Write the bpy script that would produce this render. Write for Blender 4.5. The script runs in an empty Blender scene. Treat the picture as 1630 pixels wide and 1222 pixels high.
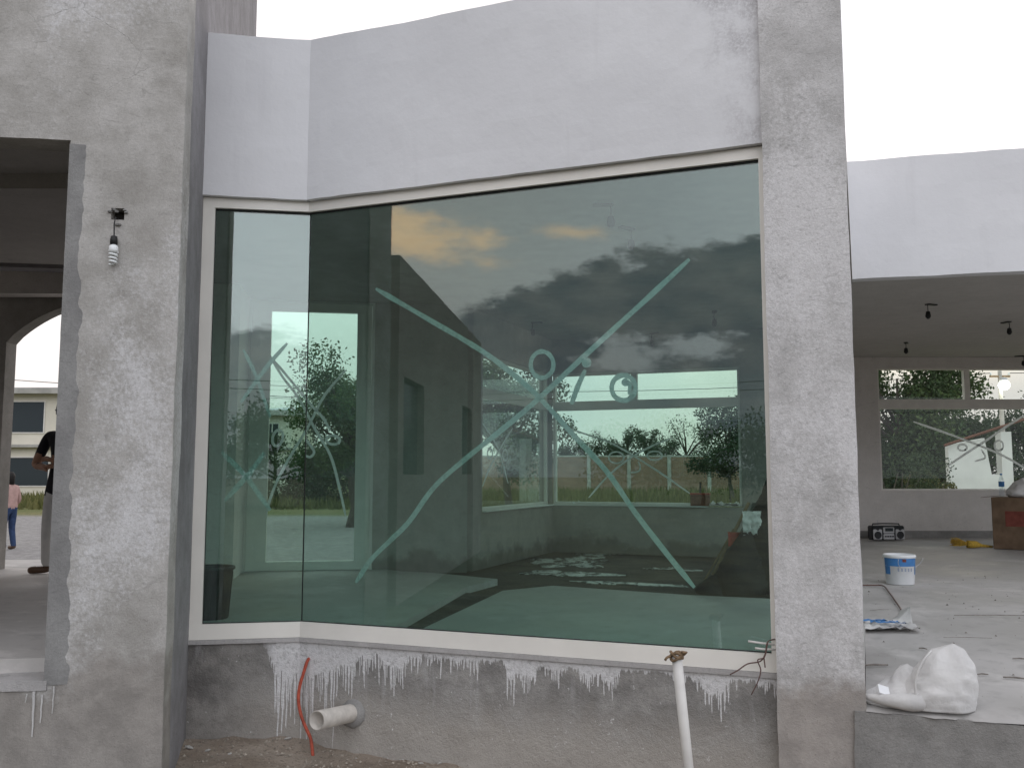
import bpy, math, random
from mathutils import Vector, Matrix, noise as mnoise
R = math.radians
scn = bpy.context.scene
COL = scn.collection

# ------------------------------------------------------------------ camera
FPX, PITCH = 1450.0, math.atan(142 / 1450)
cam_d = bpy.data.cameras.new('camera')
cam = bpy.data.objects.new('camera', cam_d); COL.objects.link(cam)
cam_d.sensor_width = 36.0; cam_d.lens = 36.0 * FPX / 1630
cam_d.clip_start = 0.05; cam_d.clip_end = 2000
cam.location = (0, 0, 1.0); cam.rotation_euler = (R(90) + PITCH, 0, 0)
scn.camera = cam
CAM = Vector((0, 0, 1.0))

# ------------------------------------------------------------------ sky (dusk, thin veil, cloud bank to the south-west)
SUN_AZ, SUN_EL = R(205), R(6)            # azimuth counted from -Y towards -X
world = bpy.data.worlds.new('World'); scn.world = world; world.use_nodes = True
def build_world():
    nt = world.node_tree; nt.nodes.clear()
    def nd(t, **kw):
        n = nt.nodes.new(t)
        for k, v in kw.items(): setattr(n, k, v)
        return n
    def put(sock, v):
        if isinstance(v, bpy.types.NodeSocket): nt.links.new(v, sock)
        else: sock.default_value = v
    def ma(op, a, b=0.0, c=0.0):
        n = nd('ShaderNodeMath', operation=op); put(n.inputs[0], a); put(n.inputs[1], b); put(n.inputs[2], c); return n.outputs[0]
    def mr(v, a, b, c, d, smooth=False):
        n = nd('ShaderNodeMapRange'); n.interpolation_type = 'SMOOTHSTEP' if smooth else 'LINEAR'
        put(n.inputs[0], v)
        for i, q in enumerate((a, b, c, d)): put(n.inputs[i + 1], q)
        return n.outputs[0]
    def mix(f, a, b):
        n = nd('ShaderNodeMix', data_type='RGBA'); put(n.inputs[0], f); put(n.inputs[6], a); put(n.inputs[7], b); return n.outputs[2]
    def noise(vec, sc, det, rough=.55):
        n = nd('ShaderNodeTexNoise'); put(n.inputs['Vector'], vec); n.inputs['Scale'].default_value = sc
        n.inputs['Detail'].default_value = det; n.inputs['Roughness'].default_value = rough; return n.outputs[0]
    tc = nd('ShaderNodeTexCoord').outputs['Generated']
    s = nd('ShaderNodeSeparateXYZ'); put(s.inputs[0], tc)
    x, y, z = s.outputs
    az = ma('MULTIPLY', ma('ARCTAN2', ma('MULTIPLY', x, -1.0), ma('MULTIPLY', y, -1.0)), 57.296)
    el = ma('MULTIPLY', ma('ARCSINE', z), 57.296)
    st = nd('ShaderNodeMapping'); put(st.inputs[0], tc); st.inputs['Scale'].default_value = (1, 1, 2.2)
    v = st.outputs[0]
    sky = nd('ShaderNodeTexSky', sky_type='NISHITA'); sky.sun_disc = False
    sky.sun_elevation = SUN_EL; sky.sun_rotation = R(180) + SUN_AZ; sky.air_density = 1.2; sky.dust_density = 2.0
    clear = nd('ShaderNodeMix', data_type='RGBA', blend_type='MULTIPLY'); clear.inputs[0].default_value = 1.0
    put(clear.inputs[6], sky.outputs[0]); clear.inputs[7].default_value = (.10, .10, .10, 1)
    veil = mix(mr(noise(v, 3.0, 6), .35, .7, 0, 1), (1.08, 1.11, 1.21, 1), (1.34, 1.35, 1.43, 1))
    c = mix(.84, clear.outputs[2], veil)
    # the thin veil is brightest around the south, behind the photographer
    dt = ma('ADD', ma('MULTIPLY', y, -.97), ma('ADD', ma('MULTIPLY', x, .12), ma('MULTIPLY', z, .22)))
    lob = nd('ShaderNodeMix', data_type='RGBA', blend_type='MULTIPLY'); lob.inputs[0].default_value = 1.0; put(lob.inputs[6], c)
    cc = nd('ShaderNodeCombineColor'); k_ = ma('MULTIPLY', mr(dt, .62, 1.0, 1.0, 1.4, True), mr(dt, .86, 1.0, 1.0, 1.45, True))
    for i_ in range(3): put(cc.inputs[i_], k_)
    put(lob.inputs[7], cc.outputs[0]); c = lob.outputs[2]
    # the haze layer near the horizon is dimmer and faintly pink
    hz = ma('ADD', .42, ma('MULTIPLY', .48, ma('MULTIPLY', mr(x, .15, .38, 0, 1, True), mr(y, .2, .5, 0, 1, True))))
    c = mix(ma('MULTIPLY', hz, mr(el, 4.0, 10.0, 1, 0, True)), c, (.64, .62, .64, 1))
    # warm lit cloud
    nz = noise(v, 14.0, 9, .64)
    def blob(a0, aw, e0, ew, slope=0.0):
        da = ma('DIVIDE', ma('SUBTRACT', az, a0), aw)
        ee = ma('SUBTRACT', ma('SUBTRACT', el, e0), ma('MULTIPLY', ma('SUBTRACT', az, a0), slope))
        de = ma('DIVIDE', ee, ew)
        return ma('SUBTRACT', 1.0, ma('SQRT', ma('ADD', ma('MULTIPLY', da, da), ma('MULTIPLY', de, de))))
    n2 = ma('MULTIPLY', ma('SUBTRACT', nz, .5), 2.4)
    b1 = mr(ma('ADD', blob(48.5, 7.0, 14.7, 2.3, .10), n2), .0, .9, 0, 1, True)
    b2 = mr(ma('ADD', blob(38.0, 3.6, 15.0, .75, .04), n2), .1, .95, 0, .65, True)
    c = mix(mr(az, 30, 50, 0, .22), c, (1.25, .98, .70, 1))
    c = mix(ma('MAXIMUM', b1, b2), c, (2.55, 1.72, 1.10, 1))
    # grey bank low in the south-west
    ramp = nd('ShaderNodeFloatCurve'); cv = ramp.mapping.curves[0]
    pts = [(-180, 0), (-90, 0), (-60, 4), (-30, 8), (-12, 8.6), (0, 8.8), (8, 10), (20, 14.2), (35, 14.2), (39.5, 12.6), (43.5, 10.8), (47, 9.0), (60, 6), (90, 3), (120, 0), (180, 0)]
    P = [((a + 180) / 360, e / 20) for a, e in pts]
    while len(cv.points) < len(P): cv.points.new(.5, .5)
    for p, q in zip(cv.points, P): p.location = q; p.handle_type = 'VECTOR'
    ramp.mapping.update()
    put(ramp.inputs['Value'], ma('ADD', ma('DIVIDE', az, 360.0), .5))
    top = ma('MULTIPLY', ramp.outputs[0], 20.0)
    nb = ma('MULTIPLY', ma('SUBTRACT', noise(v, 13.0, 10, .66), .5), 7.0)
    edge = ma('ADD', ma('SUBTRACT', top, el), nb)
    bank = mr(edge, -.3, .85, 0, 1, True)
    # gaps below the bank
    gap = mr(ma('ADD', blob(31.0, 7.5, 7.4, 1.3), ma('MULTIPLY', n2, 1.7)), .1, .75, 0, .75, True)
    soft = mr(az, -14, 16, .72, 1.0)
    bank = ma('MULTIPLY', ma('MULTIPLY', bank, ma('SUBTRACT', 1.0, gap)), soft)
    bcol = mix(mr(noise(v, 16.0, 6), .35, .75, 0, 1), (.22, .25, .30, 1), (.46, .45, .46, 1))
    c = mix(bank, c, bcol)
    bg = nd('ShaderNodeBackground'); put(bg.inputs[0], c); bg.inputs[1].default_value = 1.0
    out = nd('ShaderNodeOutputWorld'); put(out.inputs[0], bg.outputs[0])
build_world()
sun_d = bpy.data.lights.new('sun', 'SUN'); sun_d.energy = .30; sun_d.angle = R(25); sun_d.color = (1, .82, .66)
sun = bpy.data.objects.new('sun', sun_d); COL.objects.link(sun)
sdir = Vector((-math.sin(SUN_AZ) * math.cos(SUN_EL + .2), -math.cos(SUN_AZ) * math.cos(SUN_EL + .2), math.sin(SUN_EL + .2)))
sun.rotation_euler = sdir.to_track_quat('Z', 'Y').to_euler()
vs = scn.view_settings
vs.view_transform = 'Standard'; vs.look = 'None'; vs.exposure = 0.13; vs.gamma = 1.0; vs.use_curve_mapping = False
cy = scn.cycles
cy.max_bounces = 14; cy.diffuse_bounces = 6; cy.glossy_bounces = 5; cy.transparent_max_bounces = 24
cy.use_denoising = True; cy.sample_clamp_indirect = 6.0

# ------------------------------------------------------------------ helpers: rays to points
def ray(px, py):
    x, y = (px - 815) / FPX, (611 - py) / FPX
    return Vector((x, math.cos(PITCH) - y * math.sin(PITCH), math.sin(PITCH) + y * math.cos(PITCH)))
def onz(px, py, z=0.0):
    r = ray(px, py); return CAM + r * ((z - 1.0) / r.z)
def onY(px, py, Y):
    r = ray(px, py); return CAM + r * (Y / r.y)
def onP(px, py, P, d):
    n = Vector((-d[1], d[0], 0)); r = ray(px, py)
    return CAM + r * ((Vector((P[0], P[1], 0)) - CAM).dot(n) / r.dot(n))
def V2(a): return Vector((a[0], a[1]))

# ------------------------------------------------------------------ helpers: meshes and things
def tag(o, label=None, cat=None, group=None, kind=None):
    if label: o['label'] = label
    if cat: o['category'] = cat
    if group: o['group'] = group
    if kind: o['kind'] = kind
    return o
def thing(name, label, cat, loc=(0, 0, 0), rz=0.0, group=None):
    o = bpy.data.objects.new(name, None); COL.objects.link(o); o.location = loc; o.rotation_euler = (0, 0, rz)
    o.empty_display_size = .1
    return tag(o, label, cat, group)
def mesh_from(name, v, f, mat, parent=None, smooth=False, mats=None, mi=None):
    me = bpy.data.meshes.new(name); me.from_pydata([tuple(p) for p in v], [], f); me.update()
    if mats:
        for m in mats: me.materials.append(m)
        me.polygons.foreach_set('material_index', mi)
    else: me.materials.append(mat)
    if smooth: me.polygons.foreach_set('use_smooth', [True] * len(me.polygons))
    o = bpy.data.objects.new(name, me); COL.objects.link(o)
    if parent is not None: o.parent = parent
    return o
class MB:
    def __init__(s): s.v = []; s.f = []
    def add(s, v, f):
        b = len(s.v); s.v += [Vector(p) for p in v]; s.f += [tuple(i + b for i in q) for q in f]; return s
    def box(s, c, size, rz=0.0, M=None):
        x, y, z = (q / 2 for q in size); cs, sn = math.cos(rz), math.sin(rz)
        pts = []
        for dz in (-z, z):
            for dx, dy in ((-x, -y), (x, -y), (x, y), (-x, y)):
                p = Vector((dx, dy, dz))
                if M is not None: p = M @ p
                else: p = Vector((p.x * cs - p.y * sn, p.x * sn + p.y * cs, p.z))
                pts.append(Vector(c) + p)
        return s.add(pts, [(3, 2, 1, 0), (4, 5, 6, 7), (0, 1, 5, 4), (1, 2, 6, 5), (2, 3, 7, 6), (3, 0, 4, 7)])
    def bbox(s, c, size, b=.008, rz=0.0):
        """box with chamfered vertical and horizontal edges"""
        x, y, z = (q / 2 for q in size); cs, sn = math.cos(rz), math.sin(rz)
        ring = lambda k: [(-x + b, -y), (x - b, -y), (x, -y + b), (x, y - b), (x - b, y), (-x + b, y), (-x, y - b), (-x, -y + b)] if k else [(-x + b, -y + b), (x - b, -y + b), (x - b, -y + b), (x - b, y - b), (x - b, y - b), (-x + b, y - b), (-x + b, y - b), (-x + b, -y + b)]
        rows = [(-z, 0), (-z + b, 1), (z - b, 1), (z, 0)]; base = []
        for zz, k in rows: base += [Vector((c[0] + p[0] * cs - p[1] * sn, c[1] + p[0] * sn + p[1] * cs, c[2] + zz)) for p in ring(k)]
        f = [tuple(range(7, -1, -1)), tuple(range(24, 32))]
        for r in range(3):
            for i in range(8): f.append((r * 8 + i, r * 8 + (i + 1) % 8, r * 8 + 8 + (i + 1) % 8, r * 8 + 8 + i))
        return s.add(base, f)
    def prism(s, poly, z0, z1):
        n = len(poly)
        a = sum(poly[i][0] * poly[(i + 1) % n][1] - poly[(i + 1) % n][0] * poly[i][1] for i in range(n))
        if a < 0: poly = poly[::-1]
        v = [(p[0], p[1], z0) for p in poly] + [(p[0], p[1], z1) for p in poly]
        f = [tuple(range(n - 1, -1, -1)), tuple(range(n, 2 * n))] + [(i, (i + 1) % n, n + (i + 1) % n, n + i) for i in range(n)]
        return s.add(v, f)
    def tube(s, path, r, seg=8, caps=True):
        path = [Vector(p) for p in path]; n = len(path); rr = r if isinstance(r, (list, tuple)) else [r] * n
        rings = []; up = Vector((0, 0, 1)); prev = None
        for i, p in enumerate(path):
            t = (path[min(i + 1, n - 1)] - path[max(i - 1, 0)]).normalized()
            a = prev if prev is not None else (up if abs(t.z) < .9 else Vector((1, 0, 0)))
            u = (a - t * a.dot(t))
            u = u.normalized() if u.length > 1e-6 else t.orthogonal().normalized()
            w = t.cross(u); prev = u
            rings += [p + (u * math.cos(k * math.tau / seg) + w * math.sin(k * math.tau / seg)) * rr[i] for k in range(seg)]
        f = []
        for i in range(n - 1):
            for k in range(seg): f.append((i * seg + k, i * seg + (k + 1) % seg, (i + 1) * seg + (k + 1) % seg, (i + 1) * seg + k))
        if caps: f += [tuple(range(seg - 1, -1, -1)), tuple((n - 1) * seg + k for k in range(seg))]
        return s.add(rings, f)
    def lathe(s, prof, seg=20, c=(0, 0, 0), caps=True, sx=1.0, sy=1.0):
        n = len(prof); v = []
        for r, z in prof: v += [(c[0] + sx * r * math.cos(k * math.tau / seg), c[1] + sy * r * math.sin(k * math.tau / seg), c[2] + z) for k in range(seg)]
        f = []
        for i in range(n - 1):
            for k in range(seg): f.append((i * seg + k, i * seg + (k + 1) % seg, (i + 1) * seg + (k + 1) % seg, (i + 1) * seg + k))
        if caps: f += [tuple(range(seg - 1, -1, -1)), tuple((n - 1) * seg + k for k in range(seg))]
        return s.add(v, f)
    def build(s, name, mat, parent=None, smooth=False): return mesh_from(name, s.v, s.f, mat, parent, smooth)

def wall(name, p0, p1, thick, z0, z1, mat, parent, openings=(), step=None, amp=0.0, side=1, smooth=False):
    """vertical wall from p0 to p1 (plan); body lies on the far side (side=1: left of p0->p1); openings (s0,s1,za,zb)"""
    p0, p1 = V2(p0), V2(p1); L = (p1 - p0).length; d = (p1 - p0) / L; n = Vector((-d.y, d.x)) * side
    def breaks(a, b, extra):
        e = sorted(set([a, b] + [q for q in extra if a < q < b])); out = []
        for i in range(len(e) - 1):
            k = max(1, int(round((e[i + 1] - e[i]) / step))) if step else 1
            out += [e[i] + (e[i + 1] - e[i]) * j / k for j in range(k)]
        return out + [b]
    S = breaks(0, L, [q for o in openings for q in o[:2]]); Z = breaks(z0, z1, [q for o in openings for q in o[2:4]])
    ns, nz = len(S) - 1, len(Z) - 1
    occ = [[not any(o[0] - 1e-6 < (S[i] + S[i + 1]) / 2 < o[1] + 1e-6 and o[2] - 1e-6 < (Z[j] + Z[j + 1]) / 2 < o[3] + 1e-6 for o in openings) for j in range(nz)] for i in range(ns)]
    V, idx, F = [], {}, []
    def vid(i, j, k):
        key = (i, j, k)
        if key not in idx:
            p = p0 + d * S[i] + n * (thick * k); q = Vector((p.x, p.y, Z[j]))
            if amp:
                m = mnoise.noise_vector(q * 3.1) * amp + mnoise.noise_vector(q * 11.0) * amp * .5; q += m
            idx[key] = len(V); V.append(q)
        return idx[key]
    def quad(a, b, c, e): F.append((a, b, c, e) if side == 1 else (e, c, b, a))
    for i in range(ns):
        for j in range(nz):
            if not occ[i][j]: continue
            A = lambda k: (vid(i, j, k), vid(i + 1, j, k), vid(i + 1, j + 1, k), vid(i, j + 1, k))
            f, b = A(0), A(1)
            quad(*f); quad(b[3], b[2], b[1], b[0])
            if i == 0 or not occ[i - 1][j]: quad(f[0], f[3], b[3], b[0])
            if i == ns - 1 or not occ[i + 1][j]: quad(f[1], b[1], b[2], f[2])
            if j == 0 or not occ[i][j - 1]: quad(f[0], b[0], b[1], f[1])
            if j == nz - 1 or not occ[i][j + 1]: quad(f[3], f[2], b[2], b[3])
    return mesh_from(name, V, F, mat, parent, smooth)

def catmull(pts, k=6):
    P = [Vector(p) for p in pts]; P = [P[0] * 2 - P[1]] + P + [P[-1] * 2 - P[-2]]; out = []
    for i in range(1, len(P) - 2):
        for j in range(k):
            t = j / k; a, b, c, d = P[i - 1:i + 3]
            out.append(.5 * ((2 * b) + (c - a) * t + (2 * a - 5 * b + 4 * c - d) * t * t + (3 * b - a - 3 * c + d) * t ** 3))
    out.append(P[-2]); return out

# ------------------------------------------------------------------ materials
class G:
    def __init__(s, name):
        s.m = bpy.data.materials.new(name); s.m.use_nodes = True; s.nt = s.m.node_tree
        s.b = s.nt.nodes['Principled BSDF']; s.out = s.nt.nodes['Material Output']
        s.b.inputs['Specular IOR Level'].default_value = .3
    def nd(s, t, **kw):
        n = s.nt.nodes.new(t)
        for k, v in kw.items(): setattr(n, k, v)
        return n
    def put(s, sock, v):
        if isinstance(v, bpy.types.NodeSocket): s.nt.links.new(v, sock)
        else:
            if hasattr(sock.default_value, '__len__') and hasattr(v, '__len__') and len(v) == 3 and len(sock.default_value) == 4: v = (*v, 1)
            sock.default_value = v
    def set(s, **kw):
        for k, v in kw.items(): s.put(s.b.inputs[k.replace('_', ' ')], v)
    @property
    def pos(s):
        if not hasattr(s, '_p'): s._p = s.nd('ShaderNodeTexCoord').outputs['Object']
        return s._p
    def xyz(s, v=None):
        n = s.nd('ShaderNodeSeparateXYZ'); s.put(n.inputs[0], v or s.pos); return n.outputs
    def vec(s, x, y, z):
        n = s.nd('ShaderNodeCombineXYZ'); s.put(n.inputs[0], x); s.put(n.inputs[1], y); s.put(n.inputs[2], z); return n.outputs[0]
    def scl(s, v, k):
        n = s.nd('ShaderNodeMapping'); s.put(n.inputs[0], v); n.inputs['Scale'].default_value = k; return n.outputs[0]
    def noise(s, sc, det=5, rough=.55, vec=None, dist=0.0):
        n = s.nd('ShaderNodeTexNoise'); s.put(n.inputs['Vector'], vec or s.pos)
        n.inputs['Scale'].default_value = sc; n.inputs['Detail'].default_value = det; n.inputs['Roughness'].default_value = rough; n.inputs['Distortion'].default_value = dist
        return n.outputs[0]
    def vor(s, sc, feat='DISTANCE_TO_EDGE', vec=None):
        n = s.nd('ShaderNodeTexVoronoi', feature=feat); s.put(n.inputs['Vector'], vec or s.pos); n.inputs['Scale'].default_value = sc; return n.outputs[0]
    def ma(s, op, a, b=0.0):
        n = s.nd('ShaderNodeMath', operation=op); s.put(n.inputs[0], a); s.put(n.inputs[1], b); return n.outputs[0]
    def mr(s, v, a, b, c=0.0, d=1.0):
        n = s.nd('ShaderNodeMapRange'); n.interpolation_type = 'SMOOTHSTEP'; s.put(n.inputs[0], v)
        for i, q in enumerate((a, b, c, d)): s.put(n.inputs[i + 1], q)
        return n.outputs[0]
    def mix(s, f, a, b):
        n = s.nd('ShaderNodeMix', data_type='RGBA'); s.put(n.inputs[0], f); s.put(n.inputs[6], a); s.put(n.inputs[7], b); return n.outputs[2]
    def bump(s, h, strength=.5, dist=.01):
        n = s.nd('ShaderNodeBump'); s.put(n.inputs['Height'], h); n.inputs['Strength'].default_value = strength; n.inputs['Distance'].default_value = dist
        s.put(s.b.inputs['Normal'], n.outputs[0])
def flat(name, col, rough=.6, metal=0.0, vary=.0, nsc=6.0, bump=0.0, spec=.3):
    g = G(name)
    if vary: g.set(Base_Color=g.mix(g.mr(g.noise(nsc, 5), .3, .7), tuple(c * (1 - vary) for c in col), tuple(min(1, c * (1 + vary)) for c in col)))
    else: g.set(Base_Color=col)
    g.set(Roughness=rough, Metallic=metal, Specular_IOR_Level=spec)
    if bump: g.bump(g.noise(nsc * 4, 5), bump, .01)
    return g.m
Mt = {}
def conc(name, light, dark, wash=None, damp=None, damp_z=-9.0, damp_w=.25, crack=.0, speck=.5, rough=.92, bump=.6, blot=1.3):
    g = G(name); p = g.pos
    big = g.noise(blot, 8, .62); mid = g.noise(6.5, 7, .6); fine = g.noise(46, 5, .7); grit = g.noise(150, 3, .6)
    col = g.mix(g.mr(g.ma('ADD', g.ma('MULTIPLY', big, .6), g.ma('MULTIPLY', mid, .4)), .36, .64), dark, light)
    if wash:
        wn = g.ma('ADD', g.ma('MULTIPLY', g.noise(.9, 6, .6, vec=g.scl(p, (1, 1, .55))), .75), g.ma('MULTIPLY', fine, .25))
        col = g.mix(g.mr(wn, .47, .58, 0, .8), col, wash)
    tr = g.noise(9, 6, .65, vec=g.scl(p, (1.0, 1.0, 2.6)), dist=1.5)   # trowel marks
    col = g.mix(g.mr(tr, .56, .72, 0, .45), col, tuple(c * .62 for c in dark))
    h = g.ma('ADD', g.ma('ADD', g.ma('MULTIPLY', mid, .8), g.ma('MULTIPLY', fine, .5)), g.ma('MULTIPLY', grit, .25))
    if damp:
        z = g.xyz()[2]; lev = g.ma('ADD', g.ma('SUBTRACT', z, damp_z), g.ma('MULTIPLY', g.ma('SUBTRACT', g.noise(2.1, 7, .65), .5), damp_w * 4))
        col = g.mix(g.mr(lev, -damp_w * .5, damp_w * .4, .92, 0), col, g.mix(g.mr(mid, .35, .65), tuple(c * .75 for c in damp), damp))
    if speck:
        col = g.mix(g.mr(grit, .62, .74, 0, speck), col, (.12, .115, .11))
        col = g.mix(g.mr(fine, .66, .76, 0, speck * .7), col, (.16, .15, .14))
    if crack:
        wv = g.nd('ShaderNodeMix', data_type='VECTOR'); wv.inputs[0].default_value = .16
        g.put(wv.inputs[4], p); nn = g.nd('ShaderNodeTexNoise'); g.put(nn.inputs['Vector'], p); nn.inputs['Scale'].default_value = 5; nn.inputs['Detail'].default_value = 6
        g.put(wv.inputs[5], nn.outputs['Color'])
        e = g.vor(2.3, vec=wv.outputs[1])
        cm = g.ma('MULTIPLY', g.mr(e, .002, .008, 1, 0), g.mr(g.noise(1.1, 3), .5, .62, 0, crack))
        col = g.mix(cm, col, (.1, .095, .09)); h = g.ma('SUBTRACT', h, cm)
    col = g.mix(g.mr(g.noise(85, 6, .75), .30, .70, .0, .30), col, tuple(q * .55 for q in dark)); g.set(Base_Color=col, Roughness=rough); g.bump(h, bump, .012)
    return g.m
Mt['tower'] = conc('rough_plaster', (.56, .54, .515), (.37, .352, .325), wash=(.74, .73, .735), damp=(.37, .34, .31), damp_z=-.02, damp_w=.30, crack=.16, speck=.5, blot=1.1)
Mt['tower_side'] = conc('shaded_plaster_side', (.34, .33, .34), (.23, .22, .225), speck=.25, bump=.35)  # side faces coloured darker than the front, their shade put into the colour
Mt['column'] = conc('column_plaster', (.68, .665, .66), (.46, .45, .44), wash=(.80, .785, .79), damp=(.40, .36, .325), damp_z=-.12, damp_w=.34, speck=.75, blot=2.0, bump=.7)
Mt['mortar'] = conc('fresh_mortar', (.33, .325, .315), (.23, .225, .22), speck=.3, blot=3.0)
Mt['raw_dark'] = conc('grey_block_plaster', (.36, .35, .335), (.24, .235, .225), damp=(.25, .24, .225), damp_z=-.5, damp_w=.2, speck=.6, blot=2.4, bump=.9)
Mt['neigh'] = conc('neighbour_plaster', (.32, .29, .26), (.24, .22, .20), speck=.2, blot=.8)
Mt['arch'] = conc('arch_plaster', (.36, .34, .32), (.25, .24, .22), speck=.3)

def m_paint():
    g = G('white_wall_paint'); p = g.pos; x, y, z = g.xyz()
    n = g.noise(.8, 6, .6); f = g.noise(30, 5, .65)
    col = g.mix(g.mr(n, .35, .7), (.77, .77, .785), (.70, .70, .715))
    s = g.ma('ADD', g.ma('MULTIPLY', x, .934), g.ma('MULTIPLY', y, -.357))    # metres along the big pane
    gm = g.ma('ADD', g.ma('MULTIPLY', g.mr(s, -1.55, -.45, 0, .62), g.mr(s, -.2, .2, 1, 0)), g.ma('MULTIPLY', g.mr(z, 3.0, 4.0), .22))
    gr = g.ma('MULTIPLY', g.mr(g.ma('ADD', gm, g.noise(3.2, 8, .7)), 1.02, 1.34), g.mr(g.noise(60, 4, .7), .3, .62))
    col = g.mix(g.ma('MULTIPLY', gr, .62), col, (.36, .34, .35))
    run = g.noise(7, 4, .6, vec=g.scl(p, (1, 1, .06)))
    col = g.mix(g.mr(run, .58, .76, 0, .16), col, (.52, .51, .52))
    g.set(Base_Color=col, Roughness=.85); g.bump(g.ma('ADD', g.ma('MULTIPLY', g.noise(3.3, 5, .55), 2.2), g.ma('MULTIPLY', f, .35)), .30, .012); return g.m
Mt['paint'] = m_paint()
def m_plinth():
    g = G('splashed_concrete'); x, y, z = g.xyz(); p = g.pos
    s = g.ma('ADD', g.ma('MULTIPLY', x, .934), g.ma('MULTIPLY', y, -.357))     # -3.48 at the bend, -.46 at the column
    mid = g.noise(5.5, 8, .66); fine = g.noise(40, 6, .7); grit = g.noise(140, 3); big = g.noise(1.3, 4)
    col = g.mix(g.mr(mid, .3, .7), (.20, .193, .183), (.37, .355, .335))
    col = g.mix(g.mr(g.ma('ADD', z, g.ma('MULTIPLY', g.ma('SUBTRACT', mid, .5), .5)), -.62, -.26, .75, 0), col, (.45, .415, .37))  # dusty lower part
    col = g.mix(g.mr(s, -4.0, -3.42, .85, 0), col, g.mix(g.mr(g.noise(3.1, 8, .68), .38, .62), (.135, .127, .12), (.285, .27, .25)))
    col = g.mix(g.mr(grit, .58, .74, 0, .6), col, (.12, .12, .12))
    o1 = g.vec(g.ma('MULTIPLY', s, 1.0), 0.0, 3.7)
    n40 = g.noise(42, 1, .5, vec=o1); n15 = g.noise(15, 2, .5, vec=o1); n4 = g.noise(4.2, 3, .5, vec=o1); n2 = g.noise(2.1, 2, .5, vec=o1)
    hot = g.ma('MULTIPLY', g.mr(s, -3.68, -3.56), g.mr(s, -3.12, -3.0, 1, 0))
    on = g.mr(s, -3.72, -3.6)
    base = g.ma('ADD', .035, g.ma('ADD', g.ma('MULTIPLY', hot, .10), g.mr(n4, .42, .68, 0, .09)))
    drip = g.ma('MULTIPLY', g.ma('MULTIPLY', g.mr(n40, .40, .72), g.ma('ADD', .10, g.ma('MULTIPLY', hot, .22))), g.mr(n15, .30, .62))
    def thin_runs(freq, frac_w, L, seed, pw):
        sl = g.ma('ADD', s, g.ma('MULTIPLY', g.noise(2.5, 2, .5, vec=g.vec(s, seed, z)), .03)); sc_ = g.ma('MULTIPLY', sl, freq); ce = g.ma('FLOOR', sc_); fr = g.ma('SUBTRACT', sc_, ce)
        wn = g.nd('ShaderNodeTexWhiteNoise', noise_dimensions='1D'); g.put(wn.inputs['W'], g.ma('ADD', ce, seed)); wr_ = g.ma('POWER', wn.outputs[0], pw)
        off = g.ma('ABSOLUTE', g.ma('SUBTRACT', fr, .5))
        return g.ma('MULTIPLY', g.ma('MULTIPLY', g.mr(off, frac_w * .7, frac_w * 1.3, 1, 0), wr_), g.ma('ADD', L, g.ma('MULTIPLY', hot, L * 1.6)))
    drip = g.ma('MULTIPLY', drip, .35)
    runs = g.ma('MAXIMUM', thin_runs(46, .20, .16, 3.0, 2.0), thin_runs(83, .24, .09, 11.0, 1.4))
    runs = g.ma('MULTIPLY', runs, g.ma('MULTIPLY', g.mr(n4, .40, .60, .05, 1.15), g.mr(n2, .36, .58, .35, 1.3)))
    base = g.ma('MULTIPLY', on, g.ma('ADD', base, g.ma('ADD', drip, runs)))
    lvl = g.ma('ADD', g.ma('ADD', z, .075), base)
    paint = g.ma('MULTIPLY', g.mr(lvl, -.006, .006), on)
    thin = g.mr(fine, .30, .55, .45, .95)
    paint = g.ma('MULTIPLY', paint, thin)
    wash = g.ma('MULTIPLY', g.mr(g.noise(13, 3, .5, vec=g.vec(s, 0.0, g.ma('MULTIPLY', z, .10))), .56, .72), g.mr(z, -.60, -.15, 0, .4))
    spl = g.ma('MULTIPLY', g.mr(g.noise(34, 4, .7), .655, .70), .75)
    col = g.mix(wash, col, (.55, .54, .54))
    col = g.mix(g.ma('MAXIMUM', paint, spl), col, (.72, .71, .71))
    g.set(Base_Color=col, Roughness=.93)
    g.bump(g.ma('ADD', g.ma('ADD', mid, g.ma('MULTIPLY', fine, .7)), g.ma('MULTIPLY', grit, .3)), .9, .015); return g.m
Mt['plinth'] = m_plinth()
Mt['frame'] = flat('cream_aluminium', (.82, .79, .73), .38, 0, .04, 3.0, 0, .5)
Mt['frame_dark'] = flat('interior_aluminium', (.70, .675, .63), .45, 0, .05)
Mt['gasket'] = flat('black_gasket', (.015, .016, .016), .5)
Mt['lip'] = conc('sill_lip_mortar', (.52, .50, .49), (.40, .385, .375), speck=.2)
Mt['inner'] = conc('interior_plaster', (.70, .665, .635), (.61, .58, .55), speck=.15, bump=.25, blot=.7)
Mt['ceil'] = conc('ceiling_plaster', (.58, .555, .53), (.50, .48, .455), speck=.1, bump=.25, blot=.6)

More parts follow.
